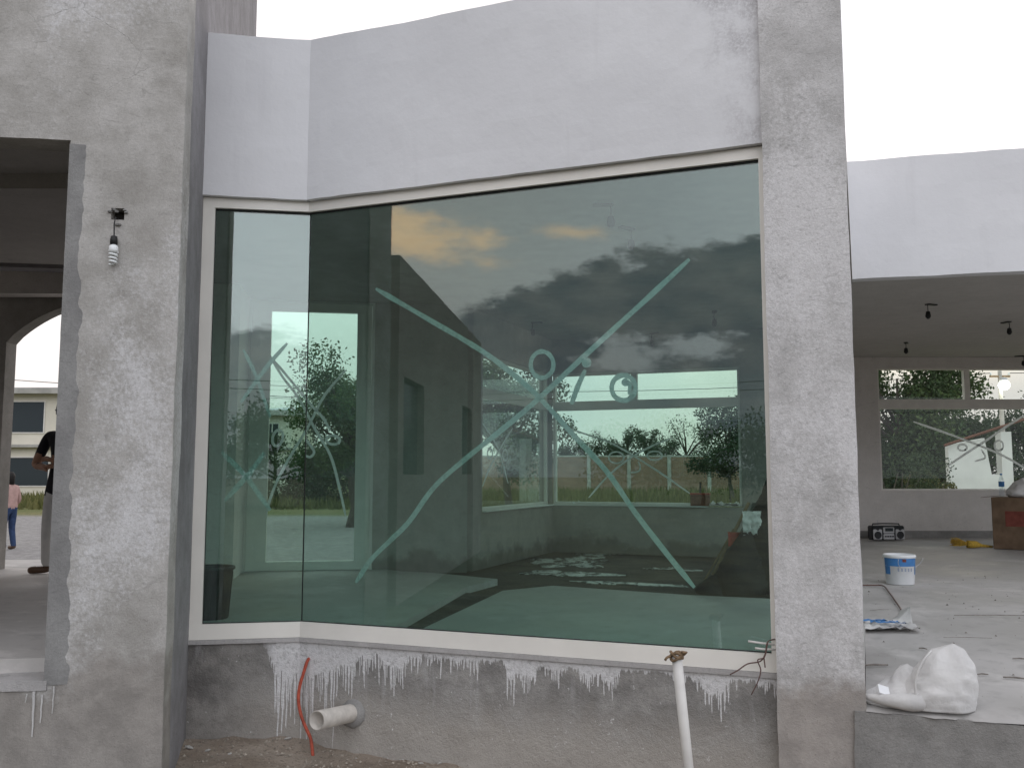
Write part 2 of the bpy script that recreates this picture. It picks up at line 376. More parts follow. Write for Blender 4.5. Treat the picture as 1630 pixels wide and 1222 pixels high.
Mt['inner_dark'] = conc('darkened_interior_plaster', (.40, .385, .355), (.30, .29, .265), damp=(.17, .16, .14), damp_z=.12, damp_w=.16, speck=.2, bump=.3, blot=.9)  # darker copy of the interior plaster, dims the glazed room by colour
def m_glass(name, tint, f0, haze=0.0):
    g = G(name); nt = g.nt; nt.nodes.remove(g.b)
    lw = g.nd('ShaderNodeLayerWeight'); lw.inputs[0].default_value = .5
    F = g.ma('ADD', f0, g.ma('MULTIPLY', g.ma('POWER', lw.outputs['Facing'], 5.0), 1 - f0))
    tr = g.nd('ShaderNodeBsdfTransparent'); g.put(tr.inputs[0], tint)
    gl = g.nd('ShaderNodeBsdfGlossy'); gl.inputs['Roughness'].default_value = 0.0; g.put(gl.inputs[0], (1, 1, 1))
    # panes are never perfectly flat
    nb = g.nd('ShaderNodeBump'); g.put(nb.inputs['Height'], g.noise(1.1, 1, .4)); nb.inputs['Strength'].default_value = .02; nb.inputs['Distance'].default_value = .002
    g.put(gl.inputs['Normal'], nb.outputs[0])
    ms = g.nd('ShaderNodeMixShader'); g.put(ms.inputs[0], F); g.put(ms.inputs[1], tr.outputs[0]); g.put(ms.inputs[2], gl.outputs[0])
    last = ms.outputs[0]
    if haze:
        df = g.nd('ShaderNodeBsdfDiffuse'); g.put(df.inputs[0], (.62, .60, .56))
        ms2 = g.nd('ShaderNodeMixShader')
        g.put(ms2.inputs[0], g.mr(g.ma('ADD', g.noise(2.3, 8, .7), g.ma('MULTIPLY', g.noise(25, 4, .7), .25)), .45, .85, haze * .3, haze)); g.put(ms2.inputs[1], last); g.put(ms2.inputs[2], df.outputs[0]); last = ms2.outputs[0]
    g.put(g.out.inputs[0], last); return g.m
Mt['glass'] = m_glass('green_reflective_glass', (.720, .872, .828), .098, .004)
Mt['glass2'] = m_glass('clear_greenish_glass', (.92, .96, .94), .022, .006)
def m_mark():
    g = G('brushed_white_paint'); nt = g.nt
    n = g.noise(60, 4, .7)
    df = g.nd('ShaderNodeBsdfDiffuse'); g.put(df.inputs[0], (.78, .80, .80))
    tl = g.nd('ShaderNodeBsdfTranslucent'); g.put(tl.inputs[0], (.78, .80, .80))
    m1 = g.nd('ShaderNodeMixShader'); m1.inputs[0].default_value = .45; g.put(m1.inputs[1], df.outputs[0]); g.put(m1.inputs[2], tl.outputs[0])
    tp = g.nd('ShaderNodeBsdfTransparent')
    m2 = g.nd('ShaderNodeMixShader'); g.put(m2.inputs[0], g.mr(g.ma('ADD', g.ma('MULTIPLY', n, .6), g.ma('MULTIPLY', g.noise(11, 3, .6), .4)), .34, .58, .66, 1.0)); g.put(m2.inputs[1], tp.outputs[0]); g.put(m2.inputs[2], m1.outputs[0])
    nt.nodes.remove(g.b); g.put(g.out.inputs[0], m2.outputs[0]); return g.m
Mt['mark'] = m_mark()
def m_floor(name, light, dark, dust=.5):
    g = G(name); a = g.noise(.9, 7, .6); b = g.noise(7, 6, .65); c = g.noise(70, 4, .7)
    col = g.mix(g.mr(a, .35, .65), dark, light)
    col = g.mix(g.mr(b, .5, .72, 0, .5), col, tuple(q * .78 for q in dark))
    sw = g.noise(2.4, 8, .68, dist=.4)
    col = g.mix(g.mr(sw, .52, .7, 0, dust), col, tuple(min(.8, q * 1.35) for q in light))
    col = g.mix(g.mr(c, .66, .78, 0, .5), col, (.14, .13, .12))
    g.set(Base_Color=col, Roughness=g.mr(a, .3, .7, .55, .9)); g.bump(g.ma('ADD', b, g.ma('MULTIPLY', c, .3)), .25, .008); return g.m
Mt['floor'] = m_floor('dusty_concrete_floor', (.54, .515, .49), (.43, .41, .39))
Mt['floor_g'] = m_floor('grey_screed_floor', (.46, .45, .43), (.37, .36, .345), .3)
Mt['terrace'] = m_floor('whitish_dusty_slab', (.46, .445, .43), (.345, .335, .32), .5)
def m_dirt(name, a, b, c, sc=1.0):
    g = G(name); n = g.noise(2.2 * sc, 8, .65); f = g.noise(28 * sc, 6, .7); st = g.vor(22 * sc, 'F1')
    col = g.mix(g.mr(n, .35, .65), a, b); col = g.mix(g.mr(f, .52, .72, 0, .7), col, c)
    col = g.mix(g.mr(st, .0, .22, .45, 0), col, tuple(min(.8, q * 1.5) for q in b))
    g.set(Base_Color=col, Roughness=.97); g.bump(g.ma('ADD', g.ma('ADD', n, g.ma('MULTIPLY', f, .6)), g.ma('MULTIPLY', st, -.6)), 1.0, .02); return g.m
Mt['dirt'] = m_dirt('sandy_rubble_dirt', (.20, .155, .12), (.30, .25, .20), (.12, .095, .075))
Mt['wet_dirt'] = m_dirt('damp_interior_soil', (.065, .055, .047), (.11, .095, .08), (.035, .03, .027))
Mt['trench'] = m_dirt('trench_soil', (.05, .047, .043), (.12, .11, .10), (.03, .03, .028), 1.5)
def m_ground():
    g = G('gravel_and_grass_ground'); x, y, z = g.xyz()
    n = g.noise(.16, 6, .6); f = g.noise(6, 6, .7); q = g.noise(40, 4, .7)
    grav = g.mix(g.mr(f, .3, .7), (.20, .19, .185), (.33, .32, .31)); grav = g.mix(g.mr(q, .55, .75, 0, .6), grav, (.12, .115, .11))
    gras = g.mix(g.mr(f, .35, .65), (.07, .095, .03), (.17, .165, .06)); gras = g.mix(g.mr(n, .45, .65, 0, .6), gras, (.23, .19, .10))
    road = g.ma('MULTIPLY', g.mr(g.ma('ADD', y, g.ma('MULTIPLY', n, 3.0)), 33, 35, 1, 0), g.mr(x, -1.2, -.2, 1, 0))
    front = g.mr(y, 7, 8, 1, 0)
    col = g.mix(g.ma('MAXIMUM', road, 0.0), gras, grav)
    dirt = g.mix(g.mr(g.noise(2.5, 8, .65), .35, .65), (.25, .20, .155), (.38, .32, .26))
    dirt = g.mix(g.mr(q, .5, .70, 0, .8), dirt, (.13, .10, .08)); dirt = g.mix(g.mr(g.noise(75, 4, .7), .60, .70, 0, .8), dirt, (.52, .48, .43))
    soil = g.mix(g.mr(g.noise(.9, 7, .65), .35, .65), (.075, .065, .05), (.13, .12, .075))
    dirt = g.mix(g.mr(g.ma('ADD', y, g.ma('MULTIPLY', x, .38)), 4.0, 4.9), soil, dirt)
    col = g.mix(front, col, dirt)
    g.set(Base_Color=col, Roughness=.97); g.bump(g.ma('ADD', f, g.ma('MULTIPLY', q, .7)), .9, .03); return g.m
Mt['ground'] = m_ground()
def m_leaf(name, a, b, c):
    g = G(name); geo = g.nd('ShaderNodeNewGeometry'); rnd = geo.outputs['Random Per Island']
    col = g.mix(g.mr(rnd, 0, 1), a, b); col = g.mix(g.mr(g.noise(.7, 3), .45, .65, 0, .7), col, c)
    g.set(Base_Color=col, Roughness=.7)
    tl = g.nd('ShaderNodeBsdfTranslucent'); g.put(tl.inputs[0], col)
    ms = g.nd('ShaderNodeMixShader'); ms.inputs[0].default_value = .25
    g.put(ms.inputs[1], g.b.outputs[0]); g.put(ms.inputs[2], tl.outputs[0]); g.put(g.out.inputs[0], ms.outputs[0]); return g.m
Mt['leaf'] = m_leaf('broad_leaves', (.045, .085, .030), (.095, .135, .045), (.04, .065, .03))
Mt['leaf_dark'] = m_leaf('dark_leaves', (.030, .055, .026), (.060, .090, .038), (.025, .045, .022))
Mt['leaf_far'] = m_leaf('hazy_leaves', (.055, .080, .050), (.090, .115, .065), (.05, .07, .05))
Mt['leaf_grass'] = m_leaf('yellowish_weeds', (.09, .10, .03), (.19, .18, .07), (.07, .085, .03))
Mt['bark'] = flat('bark', (.10, .085, .07), .95, 0, .3, 8, .8)
def m_brick():
    g = G('far_brickwork'); n = g.nd('ShaderNodeTexBrick'); x, y, z = g.xyz(); g.put(n.inputs['Vector'], g.vec(x, z, 0.0))
    g.put(n.inputs['Color1'], (.33, .17, .10)); g.put(n.inputs['Color2'], (.25, .125, .08)); g.put(n.inputs['Mortar'], (.36, .33, .29))
    n.inputs['Scale'].default_value = 1.0; n.inputs['Brick Width'].default_value = .25; n.inputs['Row Height'].default_value = .075; n.inputs['Mortar Size'].default_value = .009
    g.set(Base_Color=g.mix(g.mr(g.noise(.7, 6), .4, .7, 0, .5), n.outputs[0], (.20, .13, .09)), Roughness=.95); g.bump(n.outputs[1], -.5, .01); return g.m
Mt['brick'] = m_brick()
Mt['post'] = flat('pale_concrete_post', (.46, .43, .39), .9, 0, .15, 4)
Mt['house_w'] = flat('cream_house_wall', (.68, .64, .54), .9, 0, .06, .6)
Mt['house_g'] = flat('grey_slab_edge', (.38, .37, .34), .9, 0, .15, 2)
Mt['house_roof'] = flat('pale_metal_roof', (.62, .64, .66), .55, 0, .08, 2)
Mt['wdark'] = flat('dark_house_glass', (.03, .04, .045), .15, 0, 0, 1, 0, .6)
Mt['void'] = flat('unlit_opening_board', (.06, .055, .05), .9)
Mt['pvc'] = flat('white_pvc', (.66, .64, .61), .42, 0, .06, 9)
Mt['pvc_old'] = flat('dusty_pvc', (.55, .51, .46), .55, 0, .14, 14)
Mt['hose'] = flat('red_orange_conduit', (.42, .085, .05), .6, 0, .35, 12, .3)
Mt['rope'] = flat('dry_twine', (.22, .15, .09), .95, 0, .3, 60, .6)
Mt['cable'] = flat('black_cable', (.02, .02, .022), .5)
Mt['copper'] = flat('brown_insulated_wire', (.12, .07, .06), .5)
Mt['bulb_w'] = flat('white_bulb_glass', (.82, .84, .84), .2, 0, 0, 1, 0, .5)
Mt['socket'] = flat('black_bakelite', (.018, .018, .018), .45)
Mt['plastic_b'] = flat('black_plastic', (.02, .022, .024), .45, 0, .2, 10)
def m_sack(name, a, b):
    g = G(name); w = g.noise(4, 5); x, y, z = g.xyz()
    wv = g.ma('MULTIPLY', g.ma('SINE', g.ma('MULTIPLY', x, 900.0)), g.ma('SINE', g.ma('MULTIPLY', z, 900.0)))
    g.set(Base_Color=g.mix(g.mr(w, .35, .7), a, b), Roughness=.75); g.bump(g.ma('ADD', g.ma('MULTIPLY', g.noise(18, 6, .6), .8), g.ma('MULTIPLY', wv, .05)), .6, .02); return g.m
Mt['sack'] = m_sack('woven_white_sack', (.68, .67, .655), (.52, .51, .50))
Mt['sack_b'] = m_sack('black_sack_plastic', (.008, .009, .010), (.018, .020, .022))
Mt['sack_g'] = m_sack('grey_green_sack', (.14, .17, .16), (.22, .25, .235))
Mt['wood'] = flat('raw_board', (.26, .18, .11), .85, 0, .25, 9, .4)
Mt['red'] = flat('faded_red_cloth', (.36, .06, .045), .85, 0, .2, 9)
Mt['blue'] = flat('blue_print', (.06, .20, .46), .5, 0, .15, 14)
Mt['white'] = flat('white_plastic', (.74, .75, .76), .4, 0, .05, 10)
Mt['grey_print'] = flat('grey_print', (.30, .34, .42), .5)
Mt['silver'] = flat('silver_plastic', (.50, .50, .51), .35, .3)
Mt['card'] = flat('brown_cardboard', (.17, .115, .075), .9, 0, .22, 7, .2)
Mt['card_red'] = flat('dull_red_print', (.20, .06, .045), .9, 0, .2, 12)
Mt['yellow'] = flat('yellow_straw', (.55, .36, .06), .85, 0, .3, 40, .6)
Mt['pet'] = m_glass('clear_bottle_plastic', (.90, .93, .95), .05)
Mt['shirt_b'] = flat('black_cotton', (.012, .012, .015), .9, 0, .25, 20)
Mt['pants_w'] = flat('off_white_trousers', (.52, .51, .49), .9, 0, .08, 12)
Mt['skin'] = flat('skin', (.34, .19, .125), .55)
Mt['hair'] = flat('dark_hair', (.012, .010, .009), .6)
Mt['shoe'] = flat('brown_leather', (.11, .065, .04), .55)
Mt['shirt_p'] = flat('pink_cotton', (.46, .30, .27), .9, 0, .1, 12)
Mt['jeans'] = flat('blue_denim', (.035, .06, .13), .9, 0, .25, 18)
Mt['stone'] = flat('white_plaster_crumb', (.55, .53, .50), .95, 0, .2, 20, .6)
Mt['grit'] = flat('dusty_grit', (.33, .29, .24), .95, 0, .35, 30)
Mt['splint'] = flat('weathered_splinter', (.21, .19, .17), .9, 0, .3, 30)
Mt['rust'] = flat('rusty_steel', (.16, .075, .05), .85, .2, .3, 20, .4)
Mt['white_wall'] = flat('whitewashed_block', (.74, .74, .71), .9, 0, .05, 1.5)
def m_water():
    g = G('puddle_water'); g.set(Base_Color=(.05, .05, .045), Roughness=.06, Specular_IOR_Level=.5); g.bump(g.noise(3.0, 3), .06, .02); return g.m
def m_puddle_glints():
    g = G('puddle_painted_glints'); w_ = g.noise(5.5, 8, .7, vec=g.scl(g.pos, (1.0, .55, 1)), dist=.8)
    k = g.mr(w_, .47, .56)  # pale streaks: bright water reflections painted into the colour
    g.set(Base_Color=g.mix(k, (.07, .065, .055), (.62, .61, .58)), Roughness=g.mr(w_, .4, .6, .12, .5), Specular_IOR_Level=.5); g.bump(g.noise(6.0, 4), .2, .01); return g.m
Mt['water'] = m_puddle_glints()
def m_emit(name, col, k):
    g = G(name); g.set(Base_Color=(.8, .8, .8)); g.put(g.b.inputs['Emission Color'], col); g.b.inputs['Emission Strength'].default_value = k; return g.m
Mt['lamp'] = m_emit('lit_street_lamp', (1, .97, .86), 14.0)

# ------------------------------------------------------------------ plan of the house
AR = R(20.9); dR = Vector((math.cos(AR), -math.sin(AR))); vR = Vector((math.sin(AR), math.cos(AR))); oR = -vR     # big pane: along, into the house, out
AL = R(9.5); dL = Vector((math.cos(AL), math.sin(AL))); vL = Vector((-math.sin(AL), math.cos(AL))); oL = -vL
Pl, Pc, Pr = Vector((-2.075, 5.997)), Vector((-1.39, 6.112)), Vector((1.43, 5.035))
Pc = Vector((-1.39, 6.112)); Pl = Pc - dL * .70; Pr = Pc + dR * 3.02
T = Vector((-1.86, 5.005)); dF = Vector((math.cos(R(9)), math.sin(R(9)))); vF = Vector((-dF.y, dF.x))
CEIL = 2.83
def line_x(p, d, q, e):
    m = Matrix(((d.x, -e.x), (d.y, -e.y))); t = m.inverted() @ (q - p); return p + d * t.x
def bend(off_l, off_r=None):
    """outline of the glazed front shifted outwards: tower end, bend, column end"""
    off_r = off_l if off_r is None else off_r
    a, c = Pl + oL * off_l, Pr + oR * off_r
    b = line_x(a, dL, c, dR); return a, b, c

# ------------------------------------------------------------------ ground
def ground_z(x, y):
    def ss(a, b, t): t = min(1, max(0, (t - a) / (b - a))); return t * t * (3 - 2 * t)
    z = -.62 + .36 * ss(20, 50, y)
    z = z * ss(5, 9, y) + (-.76) * (1 - ss(5, 9, y))
    if y < 7.5 and abs(x) < 6:
        p = Vector((x, y, 0)); near = ss(4.2, 5.6, y)
        z += (.035 * mnoise.noise(p * 2.3) + .018 * mnoise.noise(p * 7.0)) * (.4 + near) + .05 * near * ss(-1.0, -1.8, x)
    return z
def make_ground():
    def axis(lo, hi, fine):
        a = [lo + (fine[0] - lo) * i / 12 for i in range(12)]; k = int((fine[1] - fine[0]) / fine[2])
        a += [fine[0] + (fine[1] - fine[0]) * i / k for i in range(k)]
        return a + [fine[1] + (hi - fine[1]) * (i / 14) ** 1.5 for i in range(15)]
    X = axis(-700, 700, (-6, 6, .1)); Y = axis(-300, 900, (3.4, 7.6, .07))
    Y = sorted(set(Y + [9, 12, 15, 18, 20, 24, 28, 32, 36, 40, 45, 50, 55]))
    V = [(x, y, ground_z(x, y)) for y in Y for x in X]; n = len(X)
    F = [(j * n + i, j * n + i + 1, (j + 1) * n + i + 1, (j + 1) * n + i) for j in range(len(Y) - 1) for i in range(n - 1)]
    tag(mesh_from('ground', V, F, Mt['ground'], None, True), kind='structure')
make_ground()

# ------------------------------------------------------------------ the house
house = thing('house', 'unfinished white and grey plastered house with a bent green glass front', 'house')
# tower front with the tall opening, the hole of the wall lamp
FL = 3.0
F0 = T - dF * FL
s_of = lambda p: (V2(p) - F0).dot(dF)
sj = s_of(onP(112, 222, T, dF)); hole = onP(187, 341, T, dF); sh = s_of(hole)
SILL = -.084; LINT = 2.84
w = wall('tower_front_wall', F0, T, .2, -1.3, 6.8, Mt['tower'], house,
         [(sj - 1.35, sj, SILL, LINT), (sh - .035, sh + .035, hole.z - .03, hole.z + .035)], step=.05, amp=.0055, smooth=False)
w['label'] = 'rough grey plaster front wall of the tower, whitewashed in patches'
# fresh mortar edging round the opening
jm = F0 + dF * sj
mo = MB()
random.seed(4)
def ragged_strip(x0, wfun, za, zb, n, along_z=True):
    V, Fc = [], []
    for i in range(n + 1):
        z = za + (zb - za) * i / n; wd = wfun(z) * (1 + .22 * mnoise.noise(Vector((z * 2, x0, 2))) + .20 * mnoise.noise(Vector((z * 8, x0, 7))) + .10 * mnoise.noise(Vector((z * 19, x0, 9))) + .03 * mnoise.noise(Vector((z * 60, x0, 9))))
        for q, o in ((0.0, .007), (wd * .55, .0055), (wd + .012, -.001), (0.0, -.012)):
            p = jm + dF * q - vF * o; V.append((p.x, p.y, z))
    for i in range(n):
        for k in range(4): Fc.append((i * 4 + k, i * 4 + (k + 1) % 4, i * 4 + 4 + (k + 1) % 4, i * 4 + 4 + k))
    Fc += [(3, 2, 1, 0), (n * 4, n * 4 + 1, n * 4 + 2, n * 4 + 3)]
    return V, Fc
v_, f_ = ragged_strip(0, lambda z: .07 + .05 * (1 - (z + .1) / 2.9), SILL - .02, LINT - .02, 420)
mesh_from('mortar_edging', v_, f_, Mt['mortar'], house)
# white paint runs under the opening sill
for (px, y0, y1, wpx) in ((54, 1100, 1172, 7), (67, 1105, 1150, 5), (86, 1092, 1135, 4), (43, 1104, 1118, 3)):
    m = MB(); P = []
    for k in range(9):
        t = k / 8; q = onP(px - t * 3 + .35 * math.sin(k * 1.7 + px), y0 + (y1 - y0) * t, T - vF * .012, dF); P.append(q)
    m.tube(P, [.0011 * wpx * (1 - .6 * k / 8) for k in range(9)], 6); m.build('paint_run', Mt['sack'], house)
wall('tower_sill', jm - dF * 1.35 - vF * .012, jm + dF * .015 - vF * .012, .24, SILL - .045, SILL + .004, Mt['lip'], house, step=.06, amp=.006)
# tower side (right), upper tower body
ta = T + (Pl - T).normalized() * .204
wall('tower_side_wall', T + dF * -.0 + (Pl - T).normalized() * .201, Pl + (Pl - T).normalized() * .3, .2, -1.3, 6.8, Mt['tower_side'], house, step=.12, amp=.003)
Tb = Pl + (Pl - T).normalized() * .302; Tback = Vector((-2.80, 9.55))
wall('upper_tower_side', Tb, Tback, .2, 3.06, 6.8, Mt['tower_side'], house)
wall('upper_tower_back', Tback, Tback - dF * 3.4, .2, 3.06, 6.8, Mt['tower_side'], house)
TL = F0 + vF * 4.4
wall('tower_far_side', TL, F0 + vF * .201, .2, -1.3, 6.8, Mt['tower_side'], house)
m = MB(); m.prism([T + vF * .25 - dF * .1, Tback - Vector((.05, .05)), TL, F0 + vF * .25], 6.6, 6.78); m.build('tower_roof', Mt['raw_dark'], house)
# tower room: ceiling, downstand, rear beam, arch wall
m = MB(); m.prism([T + vF * .203 - dF * .22, Pl - Vector((.25, -.1)), Vector((-3.05, 9.55)), Vector((-8.5, 9.55)), F0 + vF * .203 - dF * 2.0], 3.10, 3.22)
m.build('tower_room_ceiling', Mt['ceil'], house)
m = MB(); m.box((-5.0, 6.35, 3.05), (6.4, .22, .12), R(0)); m.build('ceiling_beam', Mt['ceil'], house)
m = MB(); m.box((-5.7, 9.42, 2.985), (5.4, .2, .26)); m.build('rear_beam', Mt['inner'], house)
def arch_wall():
    # wall at Y=9.56..9.86 with a segmental arch opening from X=-5.245 rightwards
    xa, xb, zs, rise, y0, y1 = -5.355, -3.62, 2.38, .42, 9.56, 9.76
    N = 24; pts = []
    for i in range(N + 1):
        t = i / N; x = xa + (xb - xa) * t; pts.append((x, zs + rise * math.sin(math.pi * t) ** .8))
    V, Fc = [], []
    def q(*p): b = len(V); V.extend(p); Fc.append(tuple(range(b, b + len(p))))
    zt = 3.2
    for i in range(N):
        (x0, z0), (x1, z1) = pts[i], pts[i + 1]
        q((x0, y0, z0), (x1, y0, z1), (x1, y0, zt), (x0, y0, zt)); q((x1, y1, z1), (x0, y1, z0), (x0, y1, zt), (x1, y1, zt))
        q((x0, y0, z0), (x0, y1, z0), (x1, y1, z1), (x1, y0, z1))
    for a, b in ((-8.6, xa), (xb, -3.1)):
        q((a, y0, -1), (b, y0, -1), (b, y0, zt), (a, y0, zt)); q((b, y1, -1), (a, y1, -1), (a, y1, zt), (b, y1, zt))
    q((xa, y0, -1), (xa, y1, -1), (xa, y1, zs), (xa, y0, zs)); q((xb, y1, -1), (xb, y0, -1), (xb, y0, zs), (xb, y1, zs))
    mesh_from('arch_wall', V, Fc, Mt['arch'], house)
arch_wall()
m = MB(); m.prism([F0 - dF * 1.0 + vF * .203, T + vF * .203 - dF * .21, Vector((-2.35, 6.1)), Vector((-3.2, 8.7)), Vector((-3.2, 9.9)), Vector((-8.5, 9.9))], -.3, -.002)
m.build('tower_room_floor', Mt['floor'], house)
m = MB(); m.box((-5.2, 10.75, -.14), (3.6, 1.75, .12)); m.build('entrance_step', Mt['terrace'], house)
m = MB(); m.box((-4.6, 9.915, -.03), (2.2, .08, .05)); m.build('threshold', Mt['raw_dark'], house)
# hidden partition between the tower room and the glazed room
wall('partition_wall', Vector((-3.22, 8.72)), Pl + Vector((-.12, .16)), .12, -.05, 3.09, Mt['inner'], house)

# glazed front: plinth, lip, parapet
a, b, c = bend(0.0); ai, bi, ci = bend(-.22)
def plinth():
    # one strip, subdivided and roughened
    V, Fc = [], []; segs = []
    for p, q in ((a - dL * .02, b), (b, c + dR * .05)):
        k = int((q - p).length / .05)
        segs += [p.lerp(q, i / k) for i in range(k)]
    segs.append(c + dR * .05); Z = [-1.2 + (1.2 - .068) * j / 24 for j in range(25)]
    for p in segs:
        for z in Z:
            q = Vector((p.x, p.y, z)); q += mnoise.noise_vector(q * 4) * .010 + mnoise.noise_vector(q * 15) * .004; V.append(q)
    n = len(Z)
    for i in range(len(segs) - 1):
        for j in range(n - 1): Fc.append((i * n + j, (i + 1) * n + j, (i + 1) * n + j + 1, i * n + j + 1))
    base = len(V)
    for p in segs: V += [(p.x + vR.x * .2, p.y + vR.y * .2, -.068)]
    for i in range(len(segs) - 1): Fc.append((i * n + n - 1, (i + 1) * n + n - 1, base + i + 1, base + i))
    o = mesh_from('plinth_wall', V, Fc, Mt['plinth'], house); o['label'] = 'dark concrete plinth below the glass, streaked with white paint runs'
plinth()
def strip(name, off0, off1, z0, z1, mat, parent, ext_r=.05, ext_l=.0):
    A0, B0, C0 = bend(off0); A1, B1, C1 = bend(off1)
    m = MB()
    m.prism([A0 - dL * ext_l, B0, B1, A1 - dL * ext_l], z0, z1); m.prism([B0, C0 + dR * ext_r, C1 + dR * ext_r, B1], z0, z1)
    return m.build(name, mat, parent)
strip('sill_lip', .022, -.2, -.095, -.069, Mt['lip'], house)
pa_, pb_2, pc_ = bend(.055)
wall('parapet', pa_, pb_2, .21, 2.853, 3.985, Mt['paint'], house, step=.09, amp=.005)
pp = wall('parapet', pb_2, pc_ + dR * .08, .21, 2.853, 3.985, Mt['paint'], house, step=.09, amp=.005)
pp['label'] = 'smooth white painted parapet band above the bent glass'
# column
Ca = V2(onP(1227, 752, Pr + oR * .1, dR)); Cb = V2(onP(1365, 752, Pr + oR * .1, dR))
w = wall('column', Ca, Cb, .34, -1.3, 5.2, Mt['column'], house, step=.045, amp=.0045); w['label'] = 'tall rough whitish plaster column between glass and terrace'

# roof over glazed room and the open room, its white edge band
BL = V2(onz(1360, 440, 2.85)); BR = V2(onz(1630, 427, 2.85)); dB = (BR - BL).normalized(); BEnd = BL + dB * 9.0
vB = Vector((-dB.y, dB.x))
Q = Vector((.551, 12.385)); QR = V2(onP(1300, 700, Q, dR)); J2 = Vector((4.95, 14.35))
DL0 = V2(onP(376, 700, onz(490, 908), dL)); DR0 = line_x(V2(onz(490, 908)), dL, Vector((-.334, 10.195)), vR)
outline = [Pl + vL * .16 - dL * .12, Pc + vL * .16, Pr + vR * .16, Cb + vR * .3, BL + vB * .15, BEnd + vB * .15, Vector((13.5, 14.9)), J2 + Vector((-.2, .55)), QR + vR * .3, Q + vR * .5 - dR * .25, DR0 + vR * .2 - dR * .3, DL0 + vL * .3, Vector((-3.3, 9.6)), Vector((-3.25, 8.7))]
m = MB(); m.prism(outline, CEIL, 3.05); m.build('roof_slab', Mt['ceil'], house)
m = MB(); m.prism([Pl + vL * .17 - dL * .12, Pc + vL * .17, Pr + vR * .17, Cb + vR * .37, BL + vB * .17, QR + vR * .02, Q + vR * .02 - dR * .02, DR0 + vR * .1, DL0 + vL * .02, Vector((-3.2, 8.8))], CEIL - .012, CEIL - .004); m.build('ceiling_dark_sheet', Mt['inner_dark'], house)  # thin dark sheet added under the slab to dim the ceiling
wall('roof_edge_band', BL - dB * .15, BEnd, .15, CEIL - .004, 3.97, Mt['paint'], house, step=.14, amp=.006)['label'] = 'white painted roof edge band of the open room'
wall('side_parapet', Cb + vR * .35 - dR * .02, BL + vB * .16 - dB * .14, .15, CEIL - .004, 3.97, Mt['paint'], house)
# rear parapets keep the roof from looking like a sheet
# floors
m = MB(); m.prism([p for p in outline], -.45, -.062); m.build('soil_bed', Mt['wet_dirt'], house)
t1, t1b, t2, t2b = (V2(onz(*q)) for q in ((632, 995), (692, 990), (742, 934), (800, 939)))
e1, e2, e3 = (V2(onz(*q)) for q in ((792, 921), (690, 911), (640, 909)))
inner_front = [Pl + vL * .07, Pc + vL * .07, Pr + vR * .07]
def on_front(p, d): return line_x(p, d, Pc + vR * .07, dR)
t1f, t1bf = on_front(t1, (t2 - t1).normalized()), on_front(t1b, (t2b - t1b).normalized())
Lp = [Pl + vL * .07 - dL * .1, Pc + vL * .07, t1f, t2, e1, e2, e3, DL0 + vL * .12 + dL * 1.5, DL0 + vL * .12, Vector((-3.3, 9.4)), Vector((-3.25, 8.75))]
m = MB(); m.prism(Lp, -.06, 0.0); m.build('floor_slab', Mt['floor_g'], house)
r1, r2, r3 = (V2(onz(*q)) for q in ((880, 931), (1100, 946), (1232, 952)))
Rp = [t1bf, Pr + vR * .07, Cb + vR * .36, BL, QR - vR * .03, r3, r2, r1, t2b]
m = MB(); m.prism(Rp, -.06, -.003); m.build('floor_slab', Mt['floor_g'], house)
m = MB(); m.prism([BL + dB * .002, BEnd, Vector((13.3, 14.3)), J2 + Vector((.0, -.05)), QR - vR * .03 + dR * .002], -.06, -.003); m.build('floor_slab', Mt['terrace'], house)
m = MB(); m.prism([t1f + vR * .02, t2, t2b, t1bf + vR * .02], -.061, -.048); m.build('trench_fill', Mt['trench'], house)
# terrace in front of the open room, falling towards its edge
E0 = V2(onz(1380, 1125, -.19)); E0 = Cb + vR * .02 + dR * .0
Eo = line_x(Cb, vR, V2(onz(1380, 1128, -.19)), dR)
def terrace():
    n = 40; k = 200; V, Fc = [], []
    near0, near1 = Eo, Eo + dR * 9.0; far0, far1 = BL + vB * .06, BL + vB * .06 + dB * 9
    for j in range(n + 1):
        t = j / n
        for i in range(k + 1):
            s = i / k; p = near0.lerp(near1, s).lerp(far0.lerp(far1, s), t)
            z = -.19 + .186 * min(1, t / .55) ** .8
            q = Vector((p.x, p.y, z)); q.z += mnoise.noise(q * 3) * .004 * (1 - t)
            if j == 0: q += Vector((oR.x, oR.y, 0)) * (.045 * mnoise.noise(Vector((s * 40, 1, 3))) + .025 * mnoise.noise(Vector((s * 130, 1, 3)))); q.z -= .012 + .01 * mnoise.noise(Vector((s * 90, 5, 3)))
            V.append(q)
    for j in range(n):
        for i in range(k): a_ = j * (k + 1) + i; Fc.append((a_, a_ + 1, a_ + k + 2, a_ + k + 1))
    mesh_from('terrace_slab', V, Fc, Mt['terrace'], house, True)
terrace()
wall('terrace_riser', Eo - dR * .06 + vR * .005, Eo + dR * 9.0 + vR * .005, .25, -1.3, -.207, Mt['raw_dark'], house, step=.06, amp=.008)

